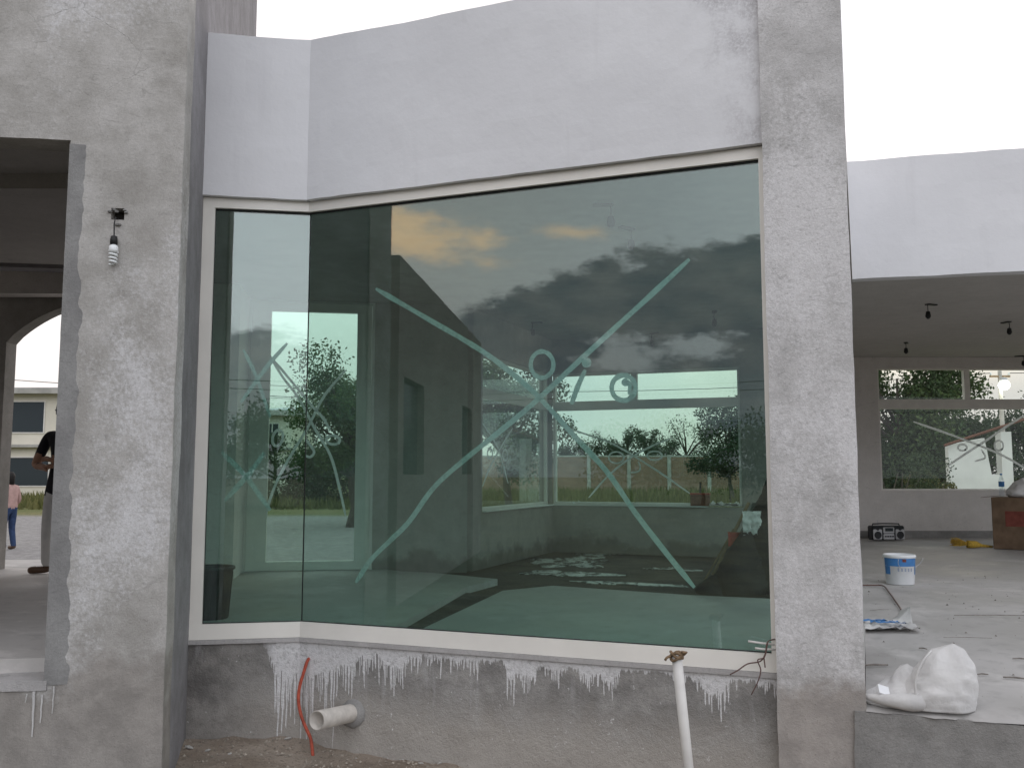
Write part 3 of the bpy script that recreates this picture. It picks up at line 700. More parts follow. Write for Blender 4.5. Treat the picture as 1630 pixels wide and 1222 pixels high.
# interior walls
DP = V2(onz(490, 908))
dl, dr = V2(onP(395, 700, DP, dL)), V2(onP(590, 700, DP, dL))
sD = lambda p: (V2(p) - DL0).dot(dL)
DM = DL0 + dL * (sD(dr) + .03)
wall('inner_wall', DL0, DM, .15, -.05, CEIL - .013, Mt['inner'], house, [(sD(dl), sD(dr), -.05, 2.80)])
wall('inner_wall', DM + dL * .001, DR0, .15, -.05, CEIL - .013, Mt['inner_dark'], house)
pil = V2(onz(350, 924)); pe = V2(onP(376, 700, pil, dL))
wall('inner_pier', pil - dL * .62, pe, (DL0 - pe).dot(vL) - .002, -.05, CEIL - .013, Mt['inner'], house)
m = MB(); q0 = pil - dL * .62 - vL * .012; q1 = pe - vL * .012 + dL * .012
m.prism([q0, q1, q1 + vL * .011, q0 + vL * .011], 0.001, .085); m.build('wall_base_strip', Mt['lip'], house)
SW0, SWQ = DR0, Q
lenS = (Q - DR0).dot(vR); w0 = (V2(onz(767, 815, .57)) - DR0).dot(vR)
wall('inner_wall', DR0 + vR * .152, Q, .2, -.05, CEIL - .013, Mt['inner_dark'], house, [(w0 - .152, lenS - .152, .57, 2.35)])
sB = lambda p: (V2(p) - Q).dot(dR)
bw1 = sB(onP(1180, 700, Q, dR))
wall('inner_wall', Q - dR * .2, QR, .2, -.05, CEIL - .013, Mt['inner_dark'], house, [(0.0, bw1 + .2, .57, 2.35)])
wall('inner_wall', QR + dR * .002, J2, .2, -.05, CEIL - .002, Mt['inner'], house)
RY = 14.35
wx0 = onY(1400, 700, RY).x; wx1 = 9.9
rb = wall('inner_wall', J2, Vector((13.4, RY)), .22, -.05, CEIL - .002, Mt['inner'], house, [(wx0 - J2.x, wx1 - J2.x, .725, 2.665)])
m = MB(); m.prism([J2 + Vector((.02, -.012)), Vector((13.3, RY - .012)), Vector((13.3, RY - .001)), J2 + Vector((.02, -.001))], .001, .11); m.build('wall_base_strip', Mt['raw_dark'], house)  # dark strip along the foot of the rear wall
# pale sill boards
m = MB(); m.prism([Q + vR * .02 - dR * .02, Q + dR * (bw1 - .45) + vR * .0 - vR * .05, Q + dR * (bw1 - .45) + vR * .18, Q - dR * .18 + vR * .18], .571, .585)
m.build('window_sill', Mt['white_wall'], house)
m = MB(); sA = DR0 + vR * (w0 + .004); m.prism([sA + dR * .05, Q + dR * .03 - vR * .05, Q - dR * .17 - vR * .05, sA - dR * .17], .571, .585); m.build('window_sill', Mt['white_wall'], house)
# hole of the wall lamp: junction box with torn mortar
m = MB(); hc = V2(hole) + vF * .10
m.box((hc.x, hc.y, hole.z + .002), (.09, .02, .08), R(9)); m.build('junction_box', Mt['void'], house)
random.seed(9)
for k in range(7):
    t = random.uniform(-.05, .05); zz = hole.z + random.choice((-1, 1)) * random.uniform(.028, .045) - .02
    p = V2(hole) + dF * t - vF * .004; m = MB()
    m.lathe([(.004, -.006), (random.uniform(.009, .016), -.003), (random.uniform(.008, .014), .004), (.003, .008)], 6, (p.x, p.y, zz)); m.build('mortar_crumb', Mt['mortar'], house)

# ------------------------------------------------------------------ windows
def plane_box(m, P, d, s0, s1, z0, z1, o0, o1):
    """box in a window plane: along s0..s1, height z0..z1, depth o0..o1 (positive = inwards, left of d)"""
    n = Vector((-d.y, d.x)); q = [P + d * s0 + n * o0, P + d * s1 + n * o0, P + d * s1 + n * o1, P + d * s0 + n * o1]; m.prism(q, z0, z1)
def ribbon(name, pts2, width, P, d, off, parent, closed=False, seed=0):
    """brush stroke lying on a window plane; pts2 in (s, z)"""
    Pt = [Vector((p[0], p[1], 0)) for p in pts2]
    if closed: Pt = Pt + [Pt[0], Pt[1]]
    C = catmull(Pt, 5)
    n = Vector((-d.y, d.x)); V, Fc = [], []
    for i, p in enumerate(C):
        t = (C[min(i + 1, len(C) - 1)] - C[max(i - 1, 0)]); t = t.normalized() if t.length > 0 else Vector((1, 0, 0))
        s_ = Vector((-t.y, t.x, 0)); wv = width * (.5 + .09 * mnoise.noise(Vector((i * .35, seed, 1.3))))
        e = min(i, len(C) - 1 - i)
        if not closed and e < 2: wv *= (.55, .85)[e]
        for sg in (1, -1):
            q = p + s_ * wv * sg; w2 = P + d * q.x + n * off; V.append((w2.x, w2.y, q.y))
        for sg in (-1, 1):
            q = p + s_ * wv * sg; w2 = P + d * q.x + n * (off + .0008); V.append((w2.x, w2.y, q.y))
    for i in range(len(C) - 1):
        for k in range(4): Fc.append((i * 4 + k, i * 4 + (k + 1) % 4, i * 4 + 4 + (k + 1) % 4, i * 4 + 4 + k))
    Fc += [(0, 1, 2, 3), tuple((len(C) - 1) * 4 + k for k in (3, 2, 1, 0))]
    return mesh_from(name, V, Fc, Mt['mark'], parent)
def px_pts(pts, P, d):
    out = []
    for q in pts: w_ = onP(q[0], q[1], P, d); out.append(((V2(w_) - V2(P)).dot(d), w_.z))
    return out
def ell(cx, cy, rx, ry, tilt=0, n=12):
    return [(cx + rx * math.cos(t) * math.cos(tilt) - ry * math.sin(t) * math.sin(tilt), cy + rx * math.cos(t) * math.sin(tilt) + ry * math.sin(t) * math.cos(tilt)) for t in (k * math.tau / n + .6 for k in range(n))]
def marks(strokes, P, d, off, parent, width):
    for i, (pts, closed, k) in enumerate(strokes): ribbon('painted_mark', px_pts(pts, P, d), width * k, P, d, off, parent, closed, i * 3.7)

# big bent front
m = MB()
A0, B0, C0 = bend(.012); A1, B1, C1 = bend(-.055)
for z0, z1 in ((-.067, .030), (2.782, 2.850)):
    m.prism([A0, B0, B1, A1], z0, z1); m.prism([B0, C0 + dR * .02, C1 + dR * .02, B1], z0, z1)
m.prism([A0, A0 + dL * .078, A1 + dL * .078, A1], .0305, 2.7815)
m.prism([C0 - dR * .028, C0 + dR * .02, C1 + dR * .02, C1 - dR * .028], .0305, 2.7815)
front = m.build('front_window', Mt['frame'], house); front['label'] = 'cream aluminium frame of the bent shop front window'
GL0, GB, GR0 = bend(-.022); GLi, GBi, GRi = bend(-.030)
m = MB(); m.prism([GL0 + dL * .07, GB - dL * .004, GBi - dL * .004, GLi + dL * .07], .022, 2.79)
gp = m.build('glass_pane', Mt['glass'], front); gp['label'] = 'narrow green reflective pane beside the tower'
m = MB(); m.prism([GB + dR * .004, GR0 + dR * .0, GRi + dR * .0, GBi + dR * .004], .022, 2.79)
gp = m.build('glass_pane', Mt['glass'], front); gp['label'] = 'wide green reflective pane mirroring dusk clouds'
m = MB(); m.prism([GB - dL * .003 - vR * .001, GB + dR * .003 - vR * .001, GBi + dR * .003, GBi - dL * .003], .03, 2.782); m.build('sealant_joint', Mt['gasket'], front)
for z0, z1 in ((.0302, .036), (2.770, 2.7818)):
    m = MB(); g0, g1, g2 = bend(-.012); h0, h1, h2 = bend(-.021)
    m.prism([g0 + dL * .079, g1, h1, h0 + dL * .079], z0, z1); m.prism([g1, g2 - dR * .029, h2 - dR * .029, h1], z0, z1); m.build('gasket', Mt['gasket'], front)
m = MB(); m.prism([g0 + dL * .0785, g0 + dL * .083, h0 + dL * .083, h0 + dL * .0785], .0365, 2.7695); m.build('gasket', Mt['gasket'], front)
PRi, PLi = GB, GB
big = [([(597, 459), (640, 484), (690, 513), (745, 545), (790, 575), (850, 625), (910, 690), (965, 750), (1010, 815), (1060, 880), (1105, 935)], 0, 1),
       ([(1097, 412), (1040, 465), (980, 520), (920, 575), (850, 640), (790, 690), (740, 730), (690, 775), (650, 830), (620, 860), (590, 890), (565, 927)], 0, 1),
       (ell(862, 580, 18, 21), 1, .85), ([(931, 588), (921, 610), (914, 628), (909, 643)], 0, 1), (ell(933, 577, 3.5, 3.5), 1, 1.0),
       (ell(992, 617, 19, 20), 1, .95), ([(997, 606), (1002, 612), (1001, 628)], 0, .8), (ell(995, 608, 3, 3), 1, .8)]
marks(big, PRi, dR, .0095, front, .032)
marks([([(387, 556), (408, 600), (430, 664)], 0, .7), ([(457, 546), (425, 583), (383, 640)], 0, .8), ([(352, 719), (390, 757), (430, 812)], 0, 1), ([(421, 720), (395, 755), (357, 797)], 0, 1)], PLi, dL, .0095, front, .034)

# inner door-window in the left wall
def window(name, P, d, s0, s1, z0, z1, bar, depth, mat, glass, bars=(), label=None, goff=.03):
    m = MB()
    plane_box(m, P, d, s0, s1, z0, z0 + bar, 0.02, depth); plane_box(m, P, d, s0, s1, z1 - bar, z1, 0.02, depth)
    plane_box(m, P, d, s0, s0 + bar, z0 + bar + .0005, z1 - bar - .0005, 0.02, depth); plane_box(m, P, d, s1 - bar, s1, z0 + bar + .0005, z1 - bar - .0005, 0.02, depth)
    for b in bars: plane_box(m, P, d, *b, 0.021, depth - .001)
    o = m.build(name, mat, house)
    if label: o['label'] = label
    g = MB(); plane_box(g, P, d, s0 + bar * .6, s1 - bar * .6, z0 + bar * .6, z1 - bar * .6, goff, goff + .006); g.build('glass_pane', glass, o)
    return o
s0, s1 = sD(dl) + .002, sD(dr) - .002; si0 = sD(V2(onP(427, 700, DP, dL))); si1 = sD(V2(onP(566, 700, DP, dL)))
dw = window('door_window', DL0, dL, s0, s1, .003, 2.798, .09, .09, Mt['frame_dark'], Mt['glass2'],
            [(s0 + .0905, si0, .094, 2.707), (si1, s1 - .0905, .094, 2.707)], 'tall aluminium glazed door with crossed paint marks and letters')
marks([([(425, 558), (450, 600), (475, 633), (500, 680), (526, 725), (540, 775), (550, 820)], 0, .8), ([(550, 589), (516, 630), (490, 680), (468, 716), (441, 765), (425, 810), (423, 827)], 0, .8),
       ([(434, 571), (465, 608), (495, 644), (514, 665), (526, 685)], 0, .8), (ell(442, 697, 8, 13, .25), 1, .8), (ell(530, 700, 11, 7, .1), 1, .8), ([(485, 699), (492, 706), (500, 719), (494, 727), (486, 725)], 0, .8)],
      DL0 + vL * .025, dL, 0.0, dw, .034)
# corner window: side and back
ws = window('corner_window', DR0 + vR * 0, vR, w0 + .002, lenS - .002, .586, 2.348, .035, .07, Mt['frame_dark'], Mt['glass2'], [(w0 + .04, lenS - .04, 1.85, 1.97)], 'side light of the corner window with a small painted cross')
wb = window('corner_window', Q, dR, .002, bw1 - .002, .586, 2.348, .035, .09, Mt['frame_dark'], Mt['glass2'],
            [(.037, bw1 - .037, 1.845, 1.965), (sB(onP(1004, 610, Q, dR)), sB(onP(1013, 610, Q, dR)), 1.9655, 2.312)], 'wide rear corner window with transom lights and painted cross')
marks([([(890, 677), (930, 690), (975, 706), (1040, 745), (1101, 787)], 0, 1), ([(1068, 697), (1035, 711), (1000, 731), (965, 760), (937, 792)], 0, 1), (ell(981, 728, 12, 9), 1, .9), (ell(1042, 725, 12, 7), 1, .9), ([(1016, 734), (1019, 743), (1016, 750), (1004, 752)], 0, .9)], Q + vR * .024, dR, 0.0, wb, .024)
marks([([(768, 673), (793, 714), (809, 769)], 0, 1), ([(816, 681), (783, 737), (768, 774)], 0, 1), (ell(780, 722, 4, 8), 1, 1), (ell(804, 724, 4, 8), 1, 1)], DR0 + Vector((-vR.y, vR.x)) * .024, vR, 0.0, ws, .03)
mx = onY(1540, 600, RY).x
P_r = Vector((J2.x, RY)); dX = Vector((1, 0))
wr = window('rear_window', P_r, dX, wx0 - J2.x + .002, wx1 - J2.x - .002, .727, 2.663, .03, .10, Mt['frame_dark'], Mt['glass2'],
            [(wx0 - J2.x + .033, wx1 - J2.x - .033, 2.01, 2.165), (mx - .045 - J2.x, mx + .045 - J2.x, 2.1655, 2.632)], 'rear window of the open room with transom lights and painted cross')
marks([([(1454, 671), (1517, 693), (1586, 720), (1630, 744), (1660, 765)], 0, 1), ([(1640, 655), (1600, 680), (1571, 700), (1540, 720), (1509, 741)], 0, 1), (ell(1532, 712, 7, 5), 1, .8), (ell(1590, 709, 7, 8), 1, .8), ([(1562, 715), (1568, 728), (1552, 734)], 0, .8)], P_r + Vector((0, .024)), dX, 0.0, wr, .035)

# ------------------------------------------------------------------ puddle and damp soil
def blob_poly(c, rx, ry, n=36, seed=0, rough=.35, rot=0.0):
    out = []
    for k in range(n):
        t = k * math.tau / n; r = 1 + rough * mnoise.noise(Vector((math.cos(t) * 1.7, math.sin(t) * 1.7, seed))) + rough * .5 * mnoise.noise(Vector((math.cos(t) * 5, math.sin(t) * 5, seed + 9)))
        x, y = rx * r * math.cos(t), ry * r * math.sin(t); out.append(Vector((c[0] + x * math.cos(rot) - y * math.sin(rot), c[1] + x * math.sin(rot) + y * math.cos(rot))))
    return out
for i, (px, py, rx, ry, rt) in enumerate(((918, 893, .52, .62, -.3), (905, 912, .55, .22, -.3), (1000, 928, .62, .10, -.37), (955, 880, .30, .3, 0), (1075, 905, .30, .16, -.3))):
    c_ = onz(px, py, -.055); m = MB(); m.prism(blob_poly(c_, rx, ry, 40, i * 5.1, .55, rt), -.0615, -.0565 + i * .0006)
    tag(m.build('puddle', Mt['water']), kind='structure')
def copy_tree(o, parent=None):
    c = o.copy(); COL.objects.link(c)
    if parent is not None: c.parent = parent
    for ch in list(o.children): copy_tree(ch, c)
    return c
#__PROPS__
# ------------------------------------------------------------------ vegetation
import numpy as np
def leaf_mesh(name, centers, size, seed, mat, parent, aspect=.55):
    rng = np.random.default_rng(seed); n = len(centers)
    a = rng.normal(size=(n, 3)); a /= np.linalg.norm(a, axis=1)[:, None]
    b = rng.normal(size=(n, 3)); b -= a * (a * b).sum(1)[:, None]; b /= np.linalg.norm(b, axis=1)[:, None]
    s = (size * rng.uniform(.6, 1.35, n))[:, None]
    u, v = a * s * .5, b * s * .5 * aspect; c = np.asarray(centers)
    vv = np.stack([c - u, c + v, c + u, c - v], 1).reshape(-1, 3)
    me = bpy.data.meshes.new(name); me.vertices.add(4 * n); me.vertices.foreach_set('co', vv.astype(np.float32).ravel())
    me.loops.add(4 * n); me.loops.foreach_set('vertex_index', np.arange(4 * n, dtype=np.int32))
    me.polygons.add(n); me.polygons.foreach_set('loop_start', np.arange(0, 4 * n, 4, dtype=np.int32)); me.polygons.foreach_set('loop_total', np.full(n, 4, dtype=np.int32))
    me.update(); me.validate(); me.materials.append(mat)
    o = bpy.data.objects.new(name, me); COL.objects.link(o); o.parent = parent; return o
def tree(label, x, y, h, r, n, leaf, mat='leaf', seed=0, trunk=.35, group=None, name='tree', sparse=1.0, flatten=1.0, cat='tree', base=None, lean=0.0):
    rng = np.random.default_rng(seed); rnd = random.Random(seed)
    t = thing(name, label, cat, (x, y, (ground_z(x, y) if base is None else base) - .05), 0, group)
    th = h * trunk; m = MB(); lr = max(.03, h * .022)
    top = Vector((lean * h, 0, h * .72))
    m.tube([(0, 0, -.05), (lean * th * .6 + .02 * h, 0, th * .5), (lean * th, 0, th), top], [lr * 1.5, lr, lr * .8, lr * .25], 7)
    cl = []; k = int(11 + 5 * sparse)
    for i in range(k):
        ang = i * 2.4 + rnd.uniform(-.4, .4); zz = th + (h * .93 - th) * rnd.uniform(.08, 1.0)
        f = (zz - th) / (h - th); rad = r * math.sqrt(max(.08, 1 - (abs(f - .42) / .62) ** 2)) * rnd.uniform(.55, .95)
        e = Vector((lean * zz + rad * math.cos(ang), rad * math.sin(ang), zz)); s = Vector((lean * th, 0, th + (zz - th) * .35))
        m.tube([s, s.lerp(e, .5) + Vector((0, 0, .03 * h)), e], [lr * .5, lr * .3, lr * .1], 5)
        cl.append((e, rnd.uniform(.28, .46) * r * sparse ** -.4)); cl.append((s.lerp(e, .62) + Vector((rnd.uniform(-.1, .1), rnd.uniform(-.1, .1), .12)) * r, rnd.uniform(.24, .40) * r * sparse ** -.4))
    m.build('trunk', Mt['bark'], t, True)
    n = int(n * 2.6); leaf *= .58
    per = int(n / len(cl)); pts = []
    for c, cr in cl:
        g = rng.normal(size=(per, 3)); g /= np.linalg.norm(g, axis=1)[:, None]; rr = cr * rng.uniform(.15, 1.0, (per, 1)) ** .55 * rng.uniform(.8, 1.25, (per, 1))
        pts.append(np.array(c)[None] + g * rr * np.array([1, 1, .78 * flatten])[None])
    leaf_mesh('crown', np.concatenate(pts), leaf, seed + 1, Mt[mat], t); return t
def bush(label, x, y, w, d, h, n, leaf, mat='leaf', seed=0, group=None, name='shrub'):
    rng = np.random.default_rng(seed); t = thing(name, label, 'shrub', (x, y, ground_z(x, y) - .03), 0, group); m = MB()
    for i in range(5): m.tube([(rng.uniform(-.1, .1) * w, 0, 0), (rng.uniform(-.35, .35) * w, rng.uniform(-.3, .3) * d, h * .7)], [.03, .01], 5)
    m.build('stem', Mt['bark'], t, True)
    n = int(n * 2.4); leaf *= .6; k = 16; pts = []
    for i in range(k):
        c = np.array([rng.uniform(-.5, .5) * w, rng.uniform(-.5, .5) * d, rng.uniform(.2, .82) * h]); r_ = rng.uniform(.16, .3) * min(w, h * 1.4)
        g = rng.normal(size=(n // k, 3)); g /= np.linalg.norm(g, axis=1)[:, None]; q = c + g * r_ * rng.uniform(.2, 1, (n // k, 1)) ** .5; q[:, 2] = np.abs(q[:, 2]); pts.append(q)
    leaf_mesh('foliage', np.concatenate(pts), leaf, seed + 1, Mt[mat], t); return t
def xat(px, Y): return (px - 815) / FPX * Y * 1.005
# right rear window
tree('big bushy tree filling the rear window of the open room', xat(1428, 34), 34, 7.0, 2.7, 10000, .26, 'leaf', 11, .25)
tree('dark tree with low crown behind the leaning rusty pole', xat(1490, 37), 37, 4.0, 2.4, 5000, .25, 'leaf_dark', 12, .2)
tree('dark spreading tree behind the lamp pole', xat(1570, 50), 50, 5.2, 3.4, 5000, .30, 'leaf_dark', 13, .2)
tree('rounded tree beyond the whitewashed block wall', xat(1712, 48), 48, 6.2, 3.2, 4500, .25, 'leaf', 14, .25)
bush('dark low shrub under the big bushy tree', xat(1410, 27), 27, 2.6, 1.4, 2.3, 3000, .14, 'leaf_dark', 15)
bush('yellowish weedy shrub beside the whitewashed block wall', xat(1478, 29), 29, 1.1, .8, 1.9, 2000, .13, 'leaf_grass', 16)
bush('dark shrub to the far side of the whitewashed block wall', xat(1650, 33), 33, 2.6, 1.2, 2.4, 2200, .16, 'leaf_dark', 17)
bush('wide dark shrub row behind the weedy shrub', xat(1470, 33), 33, 5.0, 1.5, 2.6, 3500, .2, 'leaf_dark', 18)
# rear corner window
tree('tall leafy tree close to the side light of the corner window', xat(806, 21), 21, 4.7, 1.35, 7000, .15, 'leaf', 21, .3)
bush('low leafy shrub below the tall tree at the side light', xat(800, 19), 19, 2.2, 1.0, 1.0, 1500, .12, 'leaf', 22)
tree('dark dense tree in front of the brick boundary wall', xat(1158, 40), 40, 4.7, 1.7, 5000, .2, 'leaf_dark', 23, .2)
tree('bare branching tree with thin leaves behind the brick wall', xat(1090, 58), 58, 5.0, 2.3, 650, .22, 'leaf_far', 24, .3, sparse=1.6)
far = [(868, 84, 3.5, 1.3), (902, 92, 3.0, 1.5), (930, 90, 3.6, 2.0), (962, 88, 4.3, 2.0), (996, 86, 4.6, 1.6), (1028, 88, 4.9, 1.5), (1062, 92, 3.9, 2.0), (1128, 95, 4.4, 2.3), (820, 90, 3.6, 2.2), (1180, 96, 4.6, 2.6), (1230, 92, 5.0, 2.6)]
for i, (px, Y, h, r) in enumerate(far):
    tree(('tall slim hazy tree rising behind the brick wall' if h > 4.2 and r < 1.8 else 'broad hazy tree rising behind the brick wall' if r >= 2 else 'small round hazy tree just topping the brick wall'), xat(px, Y), Y, h + 1.2, r, 1100, .34, 'leaf_far', 30 + i, .3, 'trees behind the brick wall')
# through the inner door and the arch
tree('tall dark green tree seen through the glazed inner door', xat(562, 27), 27, 5.6, 1.9, 11000, .17, 'leaf', 41, .22)
tree('leaning tree beside the far white house', xat(420, 46), 46, 3.6, 1.2, 2500, .22, 'leaf_dark', 42, .3)
for i, (px, Y, w_, h_) in enumerate(((470, 40, 4.2, 2.7), (520, 42, 4.0, 3.0), (570, 40, 4.0, 3.1), (610, 41, 4, 3.0))):
    bush('dark hedge shrub across the gravel street from the door', xat(px, Y), Y, w_, 1.5, h_, 3000, .2, 'leaf_dark', 50 + i, 'hedge shrubs across the street')
# trees behind the photographer, mirrored in the panes
for i, (az, dist, h, r) in enumerate(((-14, 42, 7.0, 3.6), (-6.5, 40, 6.0, 3.0), (-2.5, 43, 5.6, 3.0), (2, 44, 5.0, 2.8), (9, 46, 5.6, 3.4), (17, 46, 5.4, 3.2), (23, 45, 5.0, 3.2), (29, 44, 4.8, 3.0), (34, 47, 4.6, 3.2))):
    a_ = R(az); tree('broad tree in the row across the yard facing the house', -math.sin(a_) * dist, -math.cos(a_) * dist + 5, h, r, 2600, .34, 'leaf_dark', 60 + i, .22, 'trees in the row facing the house', cat='tree')
# grass verge beyond the street
def tufts(name, x0, x1, y0, y1, n, h, seed, mat):
    rng = np.random.default_rng(seed); x = rng.uniform(x0, x1, n); y = rng.uniform(y0, y1, n)
    V, Fc = [], []
    for i in range(n):
        z = ground_z(x[i], y[i]); hh = h * rng.uniform(.4, 1.3); a_ = rng.uniform(0, 6.28); dx, dy = .06 * math.cos(a_), .06 * math.sin(a_); b = len(V); l = rng.uniform(-.12, .12)
        V += [(x[i] - dx, y[i] - dy, z - .02), (x[i] + dx, y[i] + dy, z - .02), (x[i] + dx * .2 + l, y[i] + l, z + hh)]; Fc.append((b, b + 1, b + 2))
    tag(mesh_from(name, V, Fc, Mt[mat]), 'yellow green grass growing along the far verge' if seed == 1 else 'tall grass growing in the rear yard before the brick wall', 'grass', None, 'stuff')
tufts('verge_grass', -34, -4, 36, 46, 9000, .4, 1, 'leaf_grass')
tufts('yard_grass', -3, 24, 30, 55.5, 12000, .45, 2, 'leaf_grass')

# ------------------------------------------------------------------ brick boundary wall with posts
bw = thing('brick_wall', 'long red brick boundary wall with pale concrete posts', 'wall', (8, 56, -.3))
m = MB(); m.box((0, 0, 1.12), (32, .16, 2.34)); m.build('brickwork', Mt['brick'], bw)
m = MB(); m.box((0, 0, 2.34), (32, .20, .09)); m.build('coping', Mt['post'], bw)
for k in range(14):
    m = MB(); m.bbox((-15.9 + 2.45 * k + .34, -.09, 1.2), (.22, .22, 2.44), .01); m.build('post', Mt['post'], bw)

# ------------------------------------------------------------------ far houses
def far_house(label, x, y, w_, d_, h, rz, wins, roof_over=.45, upper=2.9):
    t = thing('street_house', label, 'house', (x, y, ground_z(x, y) - .1), rz)
    m = MB(); m.box((0, d_ / 2, h / 2), (w_, d_, h)); m.build('wall', Mt['house_w'], t)
    m = MB(); m.box((0, d_ / 2 - .3, h + .16), (w_ + 2 * roof_over, d_ + 2 * roof_over, .32)); rf = m.build('roof_slab', Mt['house_g'], t)
    m = MB(); v0, v1 = -w_ / 2 - .2, w_ / 2 + .2
    m.add([(v0, -.5, h + .325), (v1, -.5, h + .325), (v1, d_ + .3, h + 1.0), (v0, d_ + .3, h + 1.0), (v0, -.5, h + .36), (v1, -.5, h + .36), (v1, d_ + .3, h + 1.05), (v0, d_ + .3, h + 1.05)], [(3, 2, 1, 0), (4, 5, 6, 7), (0, 1, 5, 4), (1, 2, 6, 5), (2, 3, 7, 6), (3, 0, 4, 7)]); m.build('roof_sheet', Mt['house_roof'], rf)
    m = MB(); m.box((0, -.25, upper), (w_ + .1, .5, .16)); m.build('balcony_slab', Mt['house_g'], t)
    for (wx, wz, ww, wh) in wins:
        m = MB()
        for sx in (-1, 1): m.box((wx + sx * (ww / 2 - .03), -.03, wz), (.06, .08, wh))
        m.box((wx, -.03, wz + wh / 2 - .03), (ww - .125, .08, .06)); m.box((wx, -.03, wz - wh / 2 + .03), (ww - .125, .08, .06)); m.box((wx, -.025, wz), (.05, .06, wh - .125))
        f = m.build('window', Mt['frame_dark'], t)
        m = MB(); m.box((wx, -.012, wz), (ww - .1, .02, wh - .1)); m.build('pane', Mt['wdark'], f)
    return t
far_house('cream two storey house across the street, seen through the arch', xat(86, 52), 52, 11.0, 7, 5.85, 0, ((-2.55, 4.55, 4.3, 1.85), (-2.6, 1.45, 5.2, 1.7), (3.4, 4.5, 1.8, 1.6)))
far_house('white house with a projecting flat roof beside the leaning tree', xat(438, 58), 58, 2.2, 7, 5.0, 0, ((-.1, 3.9, .9, 1.3),))
# parked light car shape is hidden; low white wall at the house foot
# mirrored neighbour block
nbA, nbB = Vector((-5.65, 1.61)), Vector((-10.4, -4.87)); dN = (nbB - nbA).normalized(); vN = Vector((dN.y, -dN.x))
nb = thing('neighbour_house', 'low plain plastered block with two narrow windows, mirrored in the wide pane', 'house', (nbA.x, nbA.y, -.8))
Cm = Vector((0, 0)) + vR * (2 * (Pc - Vector((0, 0))).dot(vR))
def az_on(az): d_ = Vector((-math.sin(R(az)), -math.cos(R(az)))); return (line_x(Cm, d_, nbA, dN) - nbA).dot(dN)
def nloc(p): return (p.x - nbA.x, p.y - nbA.y)
ops = [(az_on(48.7), az_on(47.4), 1.78, 3.15), (az_on(45.0), az_on(44.4), 1.78, 3.15)]
wn = wall('wall', Vector((0, 0)) + dN * 8.6, Vector((0, 0)), .2, -.1, 4.8, Mt['neigh'], nb, [(8.6 - o[1], 8.6 - o[0], o[2], o[3]) for o in ops], step=.3, amp=.006)
m = MB(); m.prism([vN * .2 + dN * .001, vN * .2 + dN * 8.6, vN * 5.5 + dN * 8.6, vN * 5.5], 4.55, 4.79); m.build('roof', Mt['raw_dark'], nb)
wall('wall', Vector((0, 0)) - dN * .001 + vN * .201, vN * 5.6, .2, -.1, 4.8, Mt['neigh'], nb); wall('wall', vN * 5.6 + dN * 8.6, dN * 8.6 + vN * .201, .2, -.1, 4.8, Mt['neigh'], nb); wall('wall', vN * 5.5, vN * 5.5 + dN * 8.6, .2, -.1, 4.8, Mt['neigh'], nb)
for o in ops:
    m = MB(); p = dN * ((o[0] + o[1]) / 2) + vN * .12; m.box((p.x, p.y, (o[2] + o[3]) / 2), (o[1] - o[0] - .01, .03, o[3] - o[2] - .01), math.atan2(dN.y, dN.x)); m.build('window', Mt['wdark'], nb)

# ------------------------------------------------------------------ rear yard: whitewashed wall, rusty pole, lamp post, wires
yw = thing('block_wall', 'whitewashed block wall piece with a notch, standing in the rear yard', 'wall', (0, 30, -.35))
def at30(px, py): p = onY(px, py, 30); return p.x, p.z + .35
x0, zt0 = at30(1509, 708); x1, zt1 = at30(1567, 697); x2, _ = at30(1591, 690); x3, zt3 = at30(1608, 687); _, zn = at30(1580, 754)
def slab_poly(poly, y0, y1):
    m = MB(); n = len(poly); V = [(p[0], y0, p[1]) for p in poly] + [(p[0], y1, p[1]) for p in poly]
    m.add(V, [tuple(range(n)), tuple(range(2 * n - 1, n - 1, -1))] + [(i, i + n, (i + 1) % n + n, (i + 1) % n) for i in range(n)]); return m
slab_poly([(x0, 0), (x1 + .18, 0), (x1 + .18, zn), (x1, zt1), (x0, zt0)], 0, .22).build('wall_panel', Mt['white_wall'], yw)
slab_poly([(x1 + .181, 0), (x2 - .001, 0), (x2 - .001, zn - .02), (x1 + .181, zn - .02)], .002, .218).build('low_wall', Mt['white_wall'], yw)
slab_poly([(x2, 0), (x3, 0), (x3, zt3), (x2, zt3)], -.06, .28).build('pier', Mt['white_wall'], yw)
pa, pb = onY(1503, 709, 29.8), onY(1640, 664, 29.8)
m = MB(); L_ = (pb - pa).length; m.tube([(0, 0, 0), tuple(pb - pa)], .045, 8)
ro = m.build('rusty_pole', Mt['rust']); ro.location = pa; tag(ro, 'rusty steel pole leaning over the whitewashed block wall', 'pole')
def wire(pts, r, name, label, n=14, sag=.5):
    a_, b_ = Vector(pts[0]), Vector(pts[1]); P = [a_.lerp(b_, i / n) - Vector((0, 0, sag * 4 * (i / n) * (1 - i / n))) for i in range(n + 1)]
    m = MB(); m.tube([p - a_ for p in P], r, 5); o = m.build(name, Mt['cable']); o.location = a_
    return tag(o, label, 'cable', 'overhead wires')
lx = xat(1592, 45); lz0 = ground_z(lx, 45)
lp = thing('lamp_post', 'concrete utility pole carrying a lit street lamp', 'lamp post', (lx, 45, lz0))
htop = onY(1592, 590, 45).z - lz0
m = MB(); m.tube([(0, 0, -.1), (0, 0, htop)], [.13, .09], 10); m.build('pole', Mt['post'], lp, True)
m = MB(); m.box((0, 0, htop - .28), (1.0, .09, .09)); m.build('crossarm', Mt['wood'], lp)
for sx in (-.45, .0, .45):
    m = MB(); m.lathe([(.03, 0), (.06, .03), (.04, .07), (.055, .10), (.02, .15)], 8, (sx, 0, htop - .235)); m.build('insulator', Mt['bulb_w'], lp, True)
